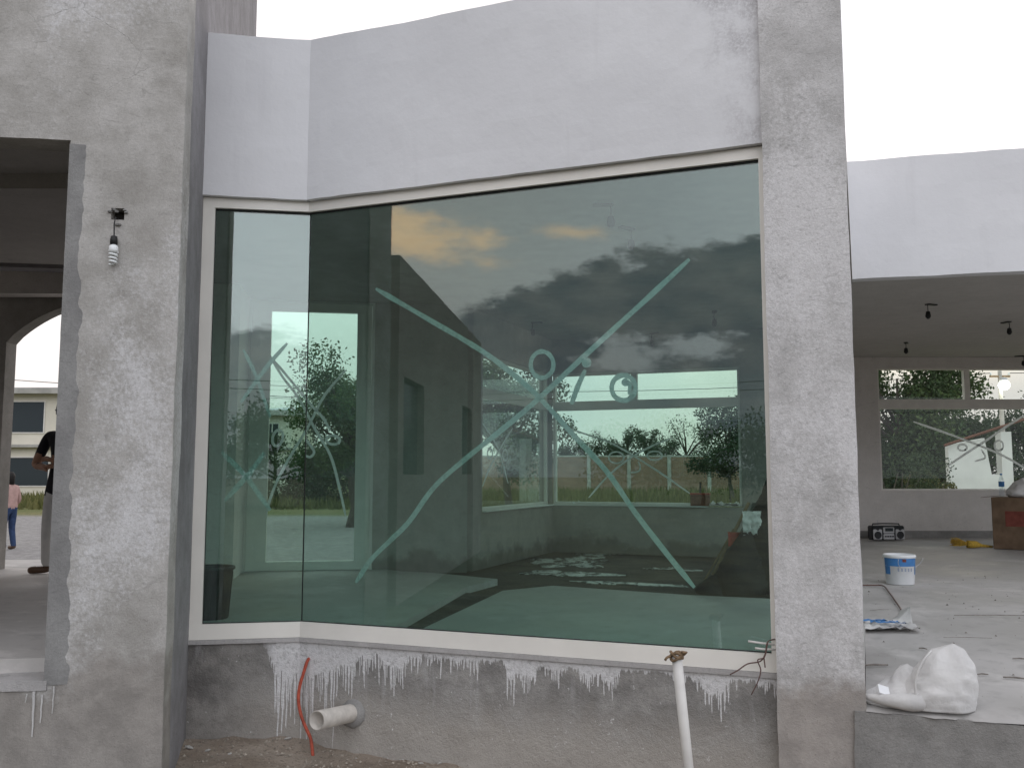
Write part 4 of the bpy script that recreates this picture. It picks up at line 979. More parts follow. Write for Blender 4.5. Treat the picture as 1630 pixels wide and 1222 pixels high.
m = MB(); m.tube([(0, -.08, htop - .42), (0, -.2, htop - .36), (0, -.34, htop - .40)], .03, 6); m.build('bracket', Mt['silver'], lp)
m = MB(); m.lathe([(.05, .16), (.14, .10), (.20, 0), (.17, -.02)], 14, (0, -.36, htop - .52)); lh = m.build('lamp_head', Mt['silver'], lp, True)
m = MB(); m.lathe([(.02, .0), (.20, -.04), (.27, -.20), (.20, -.38), (.02, -.46)], 16, (0, -.36, htop - .54)); m.build('globe', Mt['lamp'], lh, True)
tz = lz0 + htop - .12
wire(((lx - .45, 45, tz), (-22, 60, 7.2)), .018, 'overhead_wire', 'thin overhead wire running from the lit lamp post past the corner window', sag=.9)
wire(((lx + .45, 45, tz), (60, 36, 7.6)), .018, 'overhead_wire', 'thin overhead wire running from the lit lamp post away past the rounded tree', sag=.6)
wire(((lx - .4, 45.02, tz - .7), (-22, 60.02, 6.4)), .015, 'overhead_wire', 'lower thin wire slung under the wire from the lamp post', sag=.9)
wire(((-60, 40, 8.6), (-8, 38, 4.1)), .016, 'overhead_wire', 'thin overhead wire crossing in front of the cream two storey house', sag=.4)
wire(((-40, -30, 5.9), (40, -33, 5.7)), .02, 'overhead_wire', 'upper of two wires strung before the tree row facing the house', sag=.5)
wire(((-40, -30.02, 5.5), (40, -33.02, 5.3)), .02, 'overhead_wire', 'lower of two wires strung before the tree row facing the house', sag=.5)

# ------------------------------------------------------------------ wall lamp (compact fluorescent on its flex)
bp = onP(181, 390, T - vF * .03, dF); hp = onP(187, 347, T - vF * .0, dF)
lamp = thing('wall_lamp', 'unlit white spiral bulb hanging by its flex from a hole in the tower wall', 'light bulb', (bp.x, bp.y, bp.z - .12), R(9))
rel = lambda p: tuple(Matrix.Rotation(-R(9), 3, 'Z') @ (Vector(p) - Vector(lamp.location)))
m = MB(); m.tube([rel(hp + Vector((0, .06, .0))), rel(hp + Vector((0, -.025, -.005))), rel(hp + Vector((-.003, -.03, -.04))), (.0, 0, .165)], .0035, 6); m.build('flex', Mt['cable'], lamp)
m = MB(); m.lathe([(.008, .172), (.017, .168), (.020, .150), (.020, .125), (.016, .122)], 14); m.build('socket', Mt['socket'], lamp, True)
m = MB(); m.lathe([(.013, .122), (.024, .112), (.026, .088), (.022, .078)], 16); m.build('ballast', Mt['bulb_w'], lamp, True)
m = MB(); sp = []
for i in range(73):
    t = i / 72; a_ = t * math.tau * 3.6; sp.append((.021 * math.cos(a_) * (1 - .25 * t), .021 * math.sin(a_) * (1 - .25 * t), .080 - .070 * t))
m.tube(sp, .0062, 7); m.build('spiral_tube', Mt['bulb_w'], lamp, True)

# ------------------------------------------------------------------ ceiling lamp holders
def holder():
    t = thing('lamp_holder', 'black bulb holder hanging on a short wire from the ceiling', 'lamp holder', (0, 0, 0), 0, 'bare lamp holders under the ceiling')
    m = MB(); m.box((-.02, 0, -.006), (.13, .05, .012)); m.build('ceiling_plate', Mt['socket'], t)
    m = MB(); m.tube([(.03, 0, -.01), (.034, .004, -.05), (.03, 0, -.085)], .0045, 5); m.build('flex', Mt['cable'], t)
    m = MB(); m.lathe([(.008, -.08), (.022, -.086), (.026, -.11), (.030, -.135), (.024, -.15), (.010, -.165)], 12, (.03, 0, 0)); m.build('socket', Mt['socket'], t, True)
    return t
hp0 = holder()
spots = [(965, 325), (1000, 363), (1137, 496), (1040, 530), (852, 513), (1480, 484), (1442, 545), (1603, 512), (1625, 566)]
for i, (px, py) in enumerate(spots):
    p = onz(px, py, CEIL - (.0125 if px < 1300 else .001)); o = hp0 if i == 0 else copy_tree(hp0); o['label'] = 'black bulb holder hanging from the ceiling behind the wide glass pane' if px < 1300 else 'black bulb holder hanging from the ceiling of the open room'; o['group'] = 'lamp holders behind the glass' if px < 1300 else 'lamp holders in the open room'; o.location = (p.x, p.y, CEIL - (.0125 if px < 1300 else .001)); o.rotation_euler = (0, 0, i * .7)

# ------------------------------------------------------------------ pipes and wires outside
c0 = onP(560, 1134, Pc, dR); c1 = onP(504, 1146, Pc + oR * .36, dR)
dp = thing('drain_pipe', 'stub of dusty white drain pipe sticking out of the plinth', 'pipe', (c0.x, c0.y, c0.z))
ax = (Vector(c1) - Vector(c0)); L_ = ax.length; ax = ax.normalized(); rp = .056
m = MB(); u_ = ax.orthogonal().normalized(); w_ = ax.cross(u_); V, Fc = [], []; sg = 28
for (t, r_) in ((-.12, rp), (L_, rp), (L_, rp - .005), (-.05, rp - .005)):
    V += [ax * t + (u_ * math.cos(k * math.tau / sg) + w_ * math.sin(k * math.tau / sg)) * r_ for k in range(sg)]
for i in range(3):
    for k in range(sg): Fc.append((i * sg + k, i * sg + (k + 1) % sg, (i + 1) * sg + (k + 1) % sg, (i + 1) * sg + k))
m.add(V, Fc); m.build('pipe_wall', Mt['pvc_old'], dp, True)
m = MB(); V, Fc = [], []
for j, (r_, t) in enumerate(((rp + .001, .022), (rp + .018, .014), (rp + .035, .002), (rp + .04, -.03))):
    V += [ax * (t - .0) + (u_ * math.cos(k * math.tau / sg) + w_ * math.sin(k * math.tau / sg)) * r_ * (1 + .12 * mnoise.noise(Vector((k * .6, j, 3)))) for k in range(sg)]
for i in range(3):
    for k in range(sg): Fc.append((i * sg + k, i * sg + (k + 1) % sg, (i + 1) * sg + (k + 1) % sg, (i + 1) * sg + k))
m.add(V, Fc); m.build('mortar_collar', Mt['raw_dark'], dp, True)
P = [onP(x, y, Pc + oR * o, dR) for x, y, o in ((493, 1046, -.02), (489, 1052, .03), (484, 1068, .05), (477, 1092, .06), (475, 1115, .065), (480, 1140, .07), (488, 1160, .09), (495, 1177, .12), (499, 1190, .14))]
P[-1].z = ground_z(P[-1].x, P[-1].y) - .02
hs = MB(); o0 = P[-1].copy(); hs.tube([Vector(p) - o0 for p in catmull(P, 4)], .0105, 10); h_ = hs.build('conduit_hose', Mt['hose'], None, True); h_.location = o0
tag(h_, 'bent orange red conduit hose coming out of the plinth to the ground', 'hose')
pt_, pm_ = onP(1077, 1042, Pc + oR * .62, dR), onP(1096, 1222, Pc + oR * .56, dR)
dv = (Vector(pm_) - Vector(pt_)).normalized(); tb = Vector(pt_) + dv * ((-.86 - pt_.z) / dv.z)
vp = thing('standpipe', 'upright white plastic pipe with twine tied round its top', 'pipe', tuple(tb))
up_ = Vector(pt_) - tb
m = MB(); m.tube([(0, 0, 0), up_ * .5, up_], .0255, 20); m.build('pipe_wall', Mt['pvc'], vp, True)
m = MB(); random.seed(3); tw = []
for i in range(60):
    t = i / 59; a_ = t * math.tau * 3.2; tw.append(up_ + Vector((.029 * math.cos(a_), .029 * math.sin(a_), -.004 + .012 * math.sin(a_ * 1.7) + .008 * math.sin(a_ * .5))))
m.tube(tw, .0075, 6); m.tube([up_ + Vector((-.035, -.02, .0)), up_ + Vector((-.055, -.03, -.008)), up_ + Vector((-.062, -.028, -.02))], .007, 6); m.tube([up_ + Vector((.03, -.02, .004)), up_ + Vector((.045, -.02, .016)), up_ + Vector((.02, -.03, .02))], .007, 6)
m.build('twine', Mt['rope'], vp, True)
# loose wires at the column
wo = onP(1232, 1024, Pr + oR * .03, dR)
cw = thing('loose_wires', 'tangle of brown wires and two clear tube ends sticking out beside the column', 'wires', tuple(wo))
lo = lambda x, y, o: Vector(onP(x, y, Pr + oR * o, dR)) - Vector(wo)
for pts, r_, mt in (([(1240, 1026, -.0), (1212, 1023, .03), (1191, 1020, .05)], .006, 'pvc'), ([(1240, 1033, .0), (1218, 1033, .03), (1202, 1031, .045)], .006, 'pvc')):
    m = MB(); m.tube([lo(*q) for q in pts], r_, 8); m.build('tube_end', Mt[mt], cw, True)
for pts in ([(1236, 1016, .0), (1222, 1021, .06), (1218, 1040, .07), (1210, 1052, .07), (1190, 1056, .07), (1175, 1066, .08), (1162, 1073, .08)], [(1222, 1022, .06), (1217, 1045, .075), (1206, 1050, .08), (1211, 1066, .08), (1206, 1085, .08), (1196, 1105, .08)], [(1216, 1046, .07), (1218, 1062, .08)]):
    m = MB(); m.tube(catmull([lo(*q) for q in pts], 4), .0035, 6); m.build('wire', Mt['copper'], cw, True)

# ------------------------------------------------------------------ things on the terrace
def bag_mesh(prof, seed, amp, seg=72, rings=44):
    """soft closed bag: prof(t, a) -> point offsets for t in 0..1 (bottom to top), a angle"""
    V, Fc = [], []
    for i in range(rings + 1):
        for k in range(seg):
            a_ = k * math.tau / seg; p = Vector(prof(i / rings, a_)); q = p * 7.0 + Vector((seed, 0, 0))
            ridge = (1 - abs(mnoise.noise(q * .6 + Vector((0, 0, seed)))) * 2.4) * .7 + (1 - abs(mnoise.noise(q * 1.5 + Vector((3, 0, seed)))) * 3) * .30 + (1 - abs(mnoise.noise(q * 3.4 + Vector((7, 0, seed)))) * 3) * .13
            p += p.normalized() * (amp * ridge + amp * .5 * mnoise.noise(q * 2.2)); p.z = max(p.z, 0.0); V.append(p)
    for i in range(rings):
        for k in range(seg): Fc.append((i * seg + k, i * seg + (k + 1) % seg, (i + 1) * seg + (k + 1) % seg, (i + 1) * seg + k))
    Fc += [tuple(range(seg - 1, -1, -1)), tuple(rings * seg + k for k in range(seg))]
    return V, Fc
def terr_z(p):
    t = (V2(p) - Eo).dot(vR) / max(.1, (BL - Eo).dot(vR)); return -.19 + .186 * min(1, max(0, t) / .55) ** .8
s1p = onz(1513, 1140, -.185)
sk = thing('white_sack', 'full white woven sack standing upright on the terrace edge', 'sack', (s1p.x + .02, s1p.y + .14, terr_z((s1p.x, s1p.y + .14)) - .004), R(-12))
def prof1(t, a_):
    z = .285 * t; wz = (.155, .165, .17, .172, .168, .155, .130, .105, .075, .04)[min(9, int(t * 9.99))]
    f = t * 9; i = min(8, int(f)); W = [.145, .160, .163, .162, .158, .150, .138, .118, .090, .045]; wz = W[i] + (W[i + 1] - W[i]) * (f - i)
    x = wz * math.copysign(abs(math.cos(a_)) ** .75, math.cos(a_)); y = .62 * wz * math.copysign(abs(math.sin(a_)) ** .85, math.sin(a_))
    return (x + .035 * t, y + .05 * t, z + .02 * math.cos(a_) * t)
v_, f_ = bag_mesh(prof1, 3.3, .020); mesh_from('sack_body', v_, f_, Mt['sack'], sk, True)
m = MB(); m.tube(catmull([(-.125, -.075, .03), (-.135, -.085, .14), (-.10, -.08, .23), (-.045, -.05, .29)], 4), [.006] * 13, 6); m.build('seam', Mt['sack'], sk, True)
s2p = onz(1440, 1135, -.185)
sk2 = thing('white_sack', 'slumped half empty white sack lying against the upright sack', 'sack', (s2p.x + .06, s2p.y + .19, terr_z((s2p.x, s2p.y + .1)) - .004), R(-10))
def prof2(t, a_):
    W = [.145, .175, .185, .178, .160, .130, .10, .07, .045, .02]; f = t * 9; i = min(8, int(f)); wz = W[i] + (W[i + 1] - W[i]) * (f - i)
    x = 1.02 * wz * math.cos(a_); y = .7 * wz * math.sin(a_); rise = .13 * (1 + x / .2) * .9
    return (x + .03 * t, y + .05 * t, t * max(.05, .05 + rise))
v_, f_ = bag_mesh(prof2, 8.1, .022); mesh_from('sack_body', v_, f_, Mt['sack'], sk2, True)
m = MB(); m.tube(catmull([(-.19, -.05, .045), (-.10, -.118, .045), (.0, -.145, .044), (.09, -.135, .042)], 4), [.012, .016, .020, .024, .028, .032, .036, .040, .043, .045, .044, .040, .03], 12); m.build('rolled_mouth', Mt['sack'], sk2, True)
m = MB(); m.box((-.10, -.09, .085), (.06, .012, .05), R(20), Matrix.Rotation(R(-45), 3, 'X') @ Matrix.Rotation(R(25), 3, 'Z')); m.build('paper_scrap', Mt['white'], sk2)
# flattened printed bag
bg0 = onz(1412, 1000, -.03); bag = thing('empty_bag', 'flattened white plastic bag with blue print on the terrace', 'bag', (bg0.x, bg0.y + .1, terr_z((bg0.x, bg0.y + .1)) + .004), R(-8))
def crumple(w_, d_, nx, ny, h, seed):
    V = [Vector(((i / nx - .5) * w_ * (1 + .06 * mnoise.noise(Vector((j * .7, seed, 0)))), (j / ny - .5) * d_ * (1 + .08 * mnoise.noise(Vector((i * .6, seed, 4)))), .006 + h * abs(mnoise.noise(Vector((i * .55, j * .55, seed)))))) for j in range(ny + 1) for i in range(nx + 1)]
    Fc = [(j * (nx + 1) + i, j * (nx + 1) + i + 1, (j + 1) * (nx + 1) + i + 1, (j + 1) * (nx + 1) + i) for j in range(ny) for i in range(nx)]; return V, Fc
v_, f_ = crumple(.42, .34, 16, 12, .055, 2.2); 
for p in v_:
    if p.x > .1 and p.y > .05: p.z += .10 * (p.x - .1) / .11
mesh_from('bag_sheet', v_, f_, Mt['sack'], bag, True)
for (x_, y_, sx, sy) in ((-.06, -.02, .26, .03), (.02, -.09, .22, .03), (.1, -.12, .08, .025)):
    q, g_ = crumple(sx, sy, 10, 3, .03, 2.9)
    mesh_from('print', [p + Vector((x_, y_, .035)) for p in q], g_, Mt['grey_print'] if sx < .1 else Mt['blue'], bag, True)
# debris sticks
random.seed(12)
for i, (px, py, L_, a_, w_) in enumerate(((1590, 981, .62, -.04, .006), (1393, 1065, .16, -.15, .014), (1469, 1030, .05, -.4, .010), (1565, 1080, .06, -.2, .010), (1624, 1048, .08, -.3, .010), (1617, 1087, .12, -.12, .012), (1400, 972, .16, -.1, .004), (1540, 1006, .3, .05, .004))):
    for _ in range(2): p = onz(px, py, terr_z(onz(px, py, -.1)))
    m = MB(); m.tube([(-L_ / 2, 0, 0), (0, .008, .002), (L_ / 2, 0, 0)], [w_ * .35, w_ * .45, w_ * .3], 6)
    o = m.build('wood_splinter', Mt['splint'], None); o.location = (p.x, p.y, terr_z(p) + w_ * .45 + .006); o.rotation_euler = (0, 0, a_ + .35 * math.sin(i * 2.3))
    tag(o, 'longest thin dark stick lying across the dusty terrace slab' if L_ > .5 else 'thick short wood splinter beside the column and the white sacks' if w_ > .013 else 'thread thin twig on the terrace slab near the printed bag' if w_ < .005 else 'short dark wood splinter lying on the dusty terrace slab', 'splinter', 'splinters on the terrace')
# cable on the floor near the column
q = [onz(x, y, .012) for x, y in ((1372, 931), (1390, 931), (1406, 932), (1415, 942), (1426, 957), (1436, 972))]
m = MB(); b0 = Vector(q[0]); m.tube(catmull([Vector(p) - b0 for p in q], 4), .006, 6); o = m.build('floor_cable', Mt['copper']); o.location = b0; tag(o, 'thin dark cable trailing over the floor behind the column', 'cable')
# paint bucket
pb_ = onz(1442, 931, 0); bk = thing('paint_bucket', 'white and blue paint bucket standing on the open room floor', 'bucket', (pb_.x, pb_.y + .12, .0), R(20))
Hb = .265
m = MB(); m.lathe([(.118, 0), (.122, .006), (.135, Hb - .03), (.142, Hb - .028), (.142, Hb - .01), (.137, Hb), (.128, Hb), (.122, Hb - .02), (.108, .012), (0.01, .012)], 32, caps=False); m.build('bucket_body', Mt['white'], bk, True)
def arc(name, a0, a1, z0, z1, off, mat, n=14):
    V, Fc = [], []
    for j in range(2):
        z = (z0, z1)[j]; r_ = .122 + .013 * (z / (Hb - .03)) + off
        for k in range(n + 1): a_ = R(a0 + (a1 - a0) * k / n); V.append((r_ * math.cos(a_), r_ * math.sin(a_), z))
    for k in range(n): Fc.append((k, k + 1, n + 2 + k, n + 1 + k))
    mesh_from(name, V, Fc, mat, bk, True)
arc('blue_label', -200, -10, .165, .235, .0012, Mt['blue']); arc('blue_label', -62, -22, .09, .1645, .0012, Mt['blue']); arc('blue_label', -200, -170, .09, .1645, .0012, Mt['blue'])
for k in range(5): arc('label_mark', -140 + k * 13, -134 + k * 13, .12, .15, .0014, Mt['grey_print'], 3)
arc('label_emblem', -122, -108, .205, .23, .0022, Mt['card_red'], 4)
m = MB(); m.tube([(.139 * math.cos(t), .139 * math.sin(t) * .2 - .142 + .02 * math.sin(t), Hb - .03 - .10 * math.sin(t)) for t in [k * math.pi / 14 for k in range(15)]], .0025, 6); m.build('wire_handle', Mt['silver'], bk, True)
# boombox
bb = onz(1417, 861, 0); bx_ = thing('boombox', 'silver and black portable stereo standing against the rear wall', 'stereo', (bb.x, bb.y + .14, 0.002), R(4))
m = MB(); m.bbox((0, 0, .115), (.50, .17, .21), .02); m.build('case', Mt['plastic_b'], bx_)
for sx in (-1, 1):
    m = MB(); m.bbox((sx * .172, -.088, .095), (.135, .02, .15), .012); sp_ = m.build('speaker_panel', Mt['silver'], bx_)
    for r_, zz in ((.056, .085), (.026, .178)):
        m = MB(); V = [];  Fc = []
        for j, (rr, yy) in enumerate(((r_, -.100), (r_ * .86, -.103), (r_ * .7, -.101), (r_ * .25, -.0995))): V += [(sx * .172 + rr * math.cos(k * math.tau / 20), yy, zz + rr * math.sin(k * math.tau / 20)) for k in range(20)]
        for i in range(3):
            for k in range(20): Fc.append((i * 20 + k, i * 20 + (k + 1) % 20, i * 20 + 20 + (k + 1) % 20, i * 20 + 20 + k))
        Fc.append(tuple(60 + k for k in range(20))); m.add(V, Fc); m.build('cone', Mt['plastic_b'], sp_, True)
m = MB(); m.bbox((0, -.088, .06), (.17, .02, .085), .01); m.build('cassette_door', Mt['silver'], bx_)
m = MB(); m.bbox((0, -.088, .155), (.17, .022, .09), .01); dk = m.build('control_panel', Mt['silver'], bx_)
m = MB(); m.box((0, -.101, .165), (.12, .006, .05)); m.build('display', Mt['wdark'], dk)
for k in range(4): m = MB(); m.box((-.055 + k * .037, -.101, .065), (.028, .006, .02)); m.build('button', Mt['plastic_b'], bx_)
m = MB(); m.tube([(-.21, 0, .215), (-.2, 0, .245), (-.05, 0, .25), (.05, 0, .25), (.2, 0, .245), (.21, 0, .215)], .010, 8); m.build('handle', Mt['plastic_b'], bx_, True)
m = MB(); m.tube([(-.09, .06, .21), (-.095, .06, .30)], .006, 6); m.build('antenna', Mt['silver'], bx_)
# cardboard box, bottle, sack, straw broom
cb = onz(1582, 870, 0); cq = thing('cardboard_box', 'large brown cardboard box with faded red print in the open room', 'box', (cb.x + .36, cb.y - .32, 0.002), R(-38))
m = MB(); m.bbox((0, 0, .34), (.84, .66, .68), .006); m.build('box_body', Mt['card'], cq)
m = MB(); m.box((-.05, -.331, .40), (.42, .004, .20)); m.build('red_print', Mt['card_red'], cq); m = MB(); m.box((-.421, 0, .38), (.004, .36, .22)); m.build('red_print', Mt['card_red'], cq)
m = MB(); m.box((-.48, 0, .682), (.14, .62, .006), 0, Matrix.Rotation(R(-8), 3, 'Y')); m.build('open_flap', Mt['card'], cq)
M_ = Matrix.Translation(cq.location) @ Matrix.Rotation(R(-38), 4, 'Z')
bl = M_ @ Vector((-.36, .10, .685)); bt = thing('water_bottle', 'clear plastic bottle with blue label on the cardboard box', 'bottle', tuple(bl))
m = MB(); m.lathe([(.030, 0), (.036, .008), (.036, .05), (.033, .07), (.036, .09), (.036, .20), (.030, .24), (.014, .275), (.014, .29)], 18); m.build('bottle_body', Mt['pet'], bt, True)
m = MB(); m.lathe([(.0368, .13), (.0368, .20)], 18, caps=False); m.build('label', Mt['blue'], bt, True); m = MB(); m.lathe([(.016, .288), (.016, .31)], 12); m.build('cap', Mt['blue'], bt, True)
sl = M_ @ Vector((-.06, -.06, .686)); sk3 = thing('white_sack', 'rumpled white sack lying on top of the cardboard box', 'sack', tuple(sl), R(20))
def prof3(t, a_):
    W = [.20, .235, .24, .23, .20, .16, .12, .085, .05, .02]; f = t * 9; i = min(8, int(f)); wz = W[i] + (W[i + 1] - W[i]) * (f - i)
    return (1.15 * wz * math.cos(a_), .8 * wz * math.sin(a_), .24 * t)
v_, f_ = bag_mesh(prof3, 5.7, .03); mesh_from('sack_body', v_, f_, Mt['sack'], sk3, True)
br = onz(1546, 872, 0); bm = thing('straw_broom', 'short yellow straw hand broom lying beside the cardboard box', 'broom', (br.x, br.y + .06, .0), R(-8))
V, Fc = [], []; random.seed(5)
for k in range(150):
    a_ = random.uniform(-.42, .42); L_ = random.uniform(.15, .24); y_ = random.uniform(-.02, .02); z_ = random.uniform(.012, .09); b = len(V)
    e = Vector((-L_ * math.cos(a_), y_ + L_ * math.sin(a_) * .8, z_ * 1.5)); V += [Vector((.02, y_, .04)), Vector((.02, y_ + .006, .046)), e + Vector((0, .006, .004)), e]; Fc.append((b, b + 1, b + 2, b + 3))
mesh_from('bristles', V, Fc, Mt['yellow'], bm); m = MB(); m.tube([(-.02, 0, .045), (.10, 0, .045), (.16, -.004, .03), (.30, -.008, .018)], [.055, .045, .022, .014], 10); m.build('bound_handle', Mt['yellow'], bm, True)
# black bin behind the narrow pane
bn = onz(335, 991, 0); bi = thing('waste_bin', 'dark plastic bin standing just inside the narrow pane', 'bin', (bn.x - .07, bn.y + .20, 0.001))
m = MB(); m.lathe([(.12, 0), (.125, .01), (.148, .33), (.160, .335), (.160, .352), (.150, .355), (.138, .345), (.115, .02), (.01, .015)], 28, caps=False); m.build('bin_body', Mt['plastic_b'], bi, True)
for k in range(10): a_ = k * math.tau / 10; m = MB(); m.tube([(.124 * math.cos(a_), .124 * math.sin(a_), .02), (.148 * math.cos(a_), .148 * math.sin(a_), .32)], .004, 5); m.build('rib', Mt['plastic_b'], bi)
# heap of bags and boards by the column
hp_ = onz(1190, 945, 0)
def heap_bag(label, dx, dy, sx, sy, h, mat, seed, rz, lean=(0, 0)):
    t = thing('filled_bag', label, 'bag', (hp_.x + dx, hp_.y + dy, -.002), rz)
    def pf(t_, a_):
        W = [.85, .98, 1.0, .96, .9, .8, .66, .5, .32, .1]; f = t_ * 9; i = min(8, int(f)); wz = W[i] + (W[i + 1] - W[i]) * (f - i)
        return (sx * wz * math.cos(a_) + lean[0] * t_, sy * wz * math.sin(a_) + lean[1] * t_, h * t_)
    v, f = bag_mesh(pf, seed, .03, 40, 30); mesh_from('bag_body', v, f, Mt[mat], t, True)
    m = MB(); m.tube([(lean[0], lean[1], h * .97), (lean[0] + .02, lean[1], h * 1.04), (lean[0] + .05, lean[1] + .01, h * 1.09)], [.02, .03, .045], 8); m.build('gathered_neck', Mt[mat], t, True)
heap_bag('tall black rubbish bag leaning by the column behind the glass', .22, .14, .24, .22, 1.10, 'sack_b', 2.0, 0, (.12, .05))
heap_bag('low black bag in front of the leaning boards behind the glass', -.04, .02, .23, .17, .50, 'sack_b', 6.0, .4, (.08, .02))
heap_bag('grey green bag slumped between the two black bags', .03, .22, .16, .15, .66, 'sack_g', 9.0, .2, (.10, .03))
heap_bag('small flat black bag at the foot of the heap behind the glass', -.28, .02, .13, .12, .13, 'sack_b', 13.0, .1)
for i, (px, py, px2, py2, w_, mt, lb) in enumerate(((1135, 915, 1192, 800, .03, 'wood', 'thin raw board leaning on the heap of bags'), (1150, 935, 1215, 790, .045, 'sack_g', 'grey green board leaning on the tall black bag'), (1118, 930, 1168, 842, .018, 'wood', 'narrow stick leaning at the outer side of the heap of bags'))):
    p0_ = onY(px, py, hp_.y + .12 + .03 * i); p0_.z = max(p0_.z, .01); p1_ = onY(px2, py2, hp_.y + .30 + .03 * i)
    m = MB(); a_ = Vector(p1_) - Vector(p0_); m.tube([(0, 0, 0), a_], w_ * .6, 4); o = m.build('leaning_board', Mt[mt]); o.location = p0_; tag(o, lb, 'board')
rp_ = onY(1172, 858, hp_.y + .1); v_, f_ = crumple(.13, .12, 8, 8, .06, 4.4); o = mesh_from('red_rag', [Vector((p.x, p.z, p.y)) for p in v_], f_, Mt['red'], None, True); o.location = rp_; tag(o, 'faded red rag hanging on the heap of bags behind the glass', 'rag')
p = onY(1196, 832, hp_.y + .06); v_, f_ = crumple(.16, .20, 12, 12, .09, 6.1); o = mesh_from('pale_bag', [Vector((q.x, q.z - .05, q.y)) for q in v_], f_, Mt['sack'], None, True); o.location = p; tag(o, 'pale crumpled plastic bag stuck on top of the heap behind the glass', 'bag')
# things on the rear sill
so = lambda px, py, o=.06: Vector((*(V2(onP(px, py, Q + vR * o, dR))), .586))
p = so(1115, 806); tb_ = thing('tool_box', 'small reddish box with an upright handle on the rear sill', 'box', tuple(p), -AR)
m = MB(); m.bbox((0, 0, .07), (.24, .10, .14), .008); m.build('box_body', Mt['rust'], tb_); m = MB(); m.box((0, 0, .152), (.25, .105, .022)); m.build('lid', Mt['red'], tb_); m = MB(); m.tube([(0, 0, .16), (.005, 0, .30)], .014, 7); m.build('handle', Mt['plastic_b'], tb_)
p = so(1156, 806); v_, f_ = crumple(.36, .14, 14, 8, .09, 7.7); o = mesh_from('plastic_sheet', v_, f_, Mt['sack'], None, True); o.location = p; o.rotation_euler = (0, 0, -AR); tag(o, 'crumpled white plastic sheet on the rear sill', 'plastic sheet')
p = so(918, 800); v_, f_ = crumple(.12, .10, 8, 6, .07, 9.7); o = mesh_from('paper_wad', v_, f_, Mt['white'], None, True); o.location = p; tag(o, 'small crumpled white paper wad on the rear sill', 'paper')

# ------------------------------------------------------------------ people
def person(label, loc, rz, J, radii, extra, mats, zones, hairpts, H):
    """one continuous skinned body; J joints, E edges"""
    t = thing('person', label, 'person', loc, rz)
    names = list(J); ids = {n: i for i, n in enumerate(names)}
    E = [('pelvis', 'belly'), ('belly', 'chest'), ('chest', 'neck'), ('neck', 'head0'), ('head0', 'head1'), ('head1', 'head2')]
    for s in 'LR':
        E += [('pelvis', 'hip' + s), ('hip' + s, 'knee' + s), ('knee' + s, 'ankle' + s), ('ankle' + s, 'heel' + s), ('heel' + s, 'toe' + s), ('chest', 'sho' + s), ('sho' + s, 'elb' + s), ('elb' + s, 'wri' + s), ('wri' + s, 'palm' + s)]
        # five fingers
        pv = Vector(J['palm' + s]); dirv = (pv - Vector(J['wri' + s])).normalized(); sd = dirv.orthogonal().normalized()
        for k, ln in enumerate((.055, .07, .078, .072, .058)):
            b = pv + sd * (k - 2) * .017 if k else pv - dirv * .045 + sd * -.035
            e = b + dirv * ln * .55 + (sd * -.02 if k == 0 else Vector((0, 0, 0))); e2 = e + dirv * ln * .4 + Vector((0, 0, -.012))
            n1, n2 = f'f{s}{k}a', f'f{s}{k}b'
            for nn, q in ((n1, e), (n2, e2)): J[nn] = tuple(q); names.append(nn); ids[nn] = len(names) - 1; radii[nn] = .009
            E += [('palm' + s, n1) if k else ('wri' + s, n1), (n1, n2)]
    me = bpy.data.meshes.new('skel'); me.from_pydata([J[n] for n in names], [(ids[a], ids[b]) for a, b in E], []); me.update()
    o = bpy.data.objects.new('skel', me); COL.objects.link(o)
    sk_ = o.modifiers.new('Skin', 'SKIN'); sk_.use_smooth_shade = True; sub = o.modifiers.new('Sub', 'SUBSURF'); sub.levels = 2; sub.render_levels = 2
    if not me.skin_vertices: raise RuntimeError('no skin layer')
    for n in names:
        d_ = me.skin_vertices[0].data[ids[n]]; r_ = radii[n]; d_.radius = (r_, r_) if not isinstance(r_, tuple) else r_; d_.use_root = n == 'pelvis'
    dg = bpy.context.evaluated_depsgraph_get(); dg.update(); em = bpy.data.meshes.new_from_object(o.evaluated_get(dg))
    bpy.data.objects.remove(o); em.name = 'body'
    em.materials.clear()
    for mm in mats: em.materials.append(mm)
    em.polygons.foreach_set('material_index', [zones(pl_.center) for pl_ in em.polygons])
    bo = bpy.data.objects.new('body', em); COL.objects.link(bo); bo.parent = t
    # face details and hair
    hx, hy, hz = J['head1']
    m = MB(); m.lathe([(.002, .105), (.05, .10), (.088, .06), (.098, .0), (.094, -.05), (.085, -.05 - hairpts)], 18, (hx, hy + .012, hz + .02), True, .9, 1.02); m.build('hair', Mt['hair'], t, True)
    m = MB(); m.lathe([(.004, .022), (.010, .004), (.016, -.012), (.006, -.02)], 8, (hx, hy - .098, hz - .015)); m.build('nose', Mt['skin'], t, True)
    for sx in (-1, 1):
        m = MB(); m.lathe([(.002, .009), (.012, .004), (.012, -.004), (.002, -.009)], 10, (hx + sx * .033, hy - .086, hz + .012)); m.build('eye', Mt['wdark'], t, True)
        m = MB(); m.lathe([(.004, .03), (.014, .015), (.014, -.01), (.006, -.03)], 8, (hx + sx * .088, hy + .01, hz - .01), True, .5, 1); m.build('ear', Mt['skin'], t, True)
    m = MB(); m.box((hx, hy - .088, hz - .055), (.045, .012, .010)); m.build('mouth', Mt['red'], t)
    return t
rad = dict(pelvis=(.155, .115), belly=(.150, .11), chest=(.165, .115), neck=.058, head0=.075, head1=(.083, .098), head2=.062)
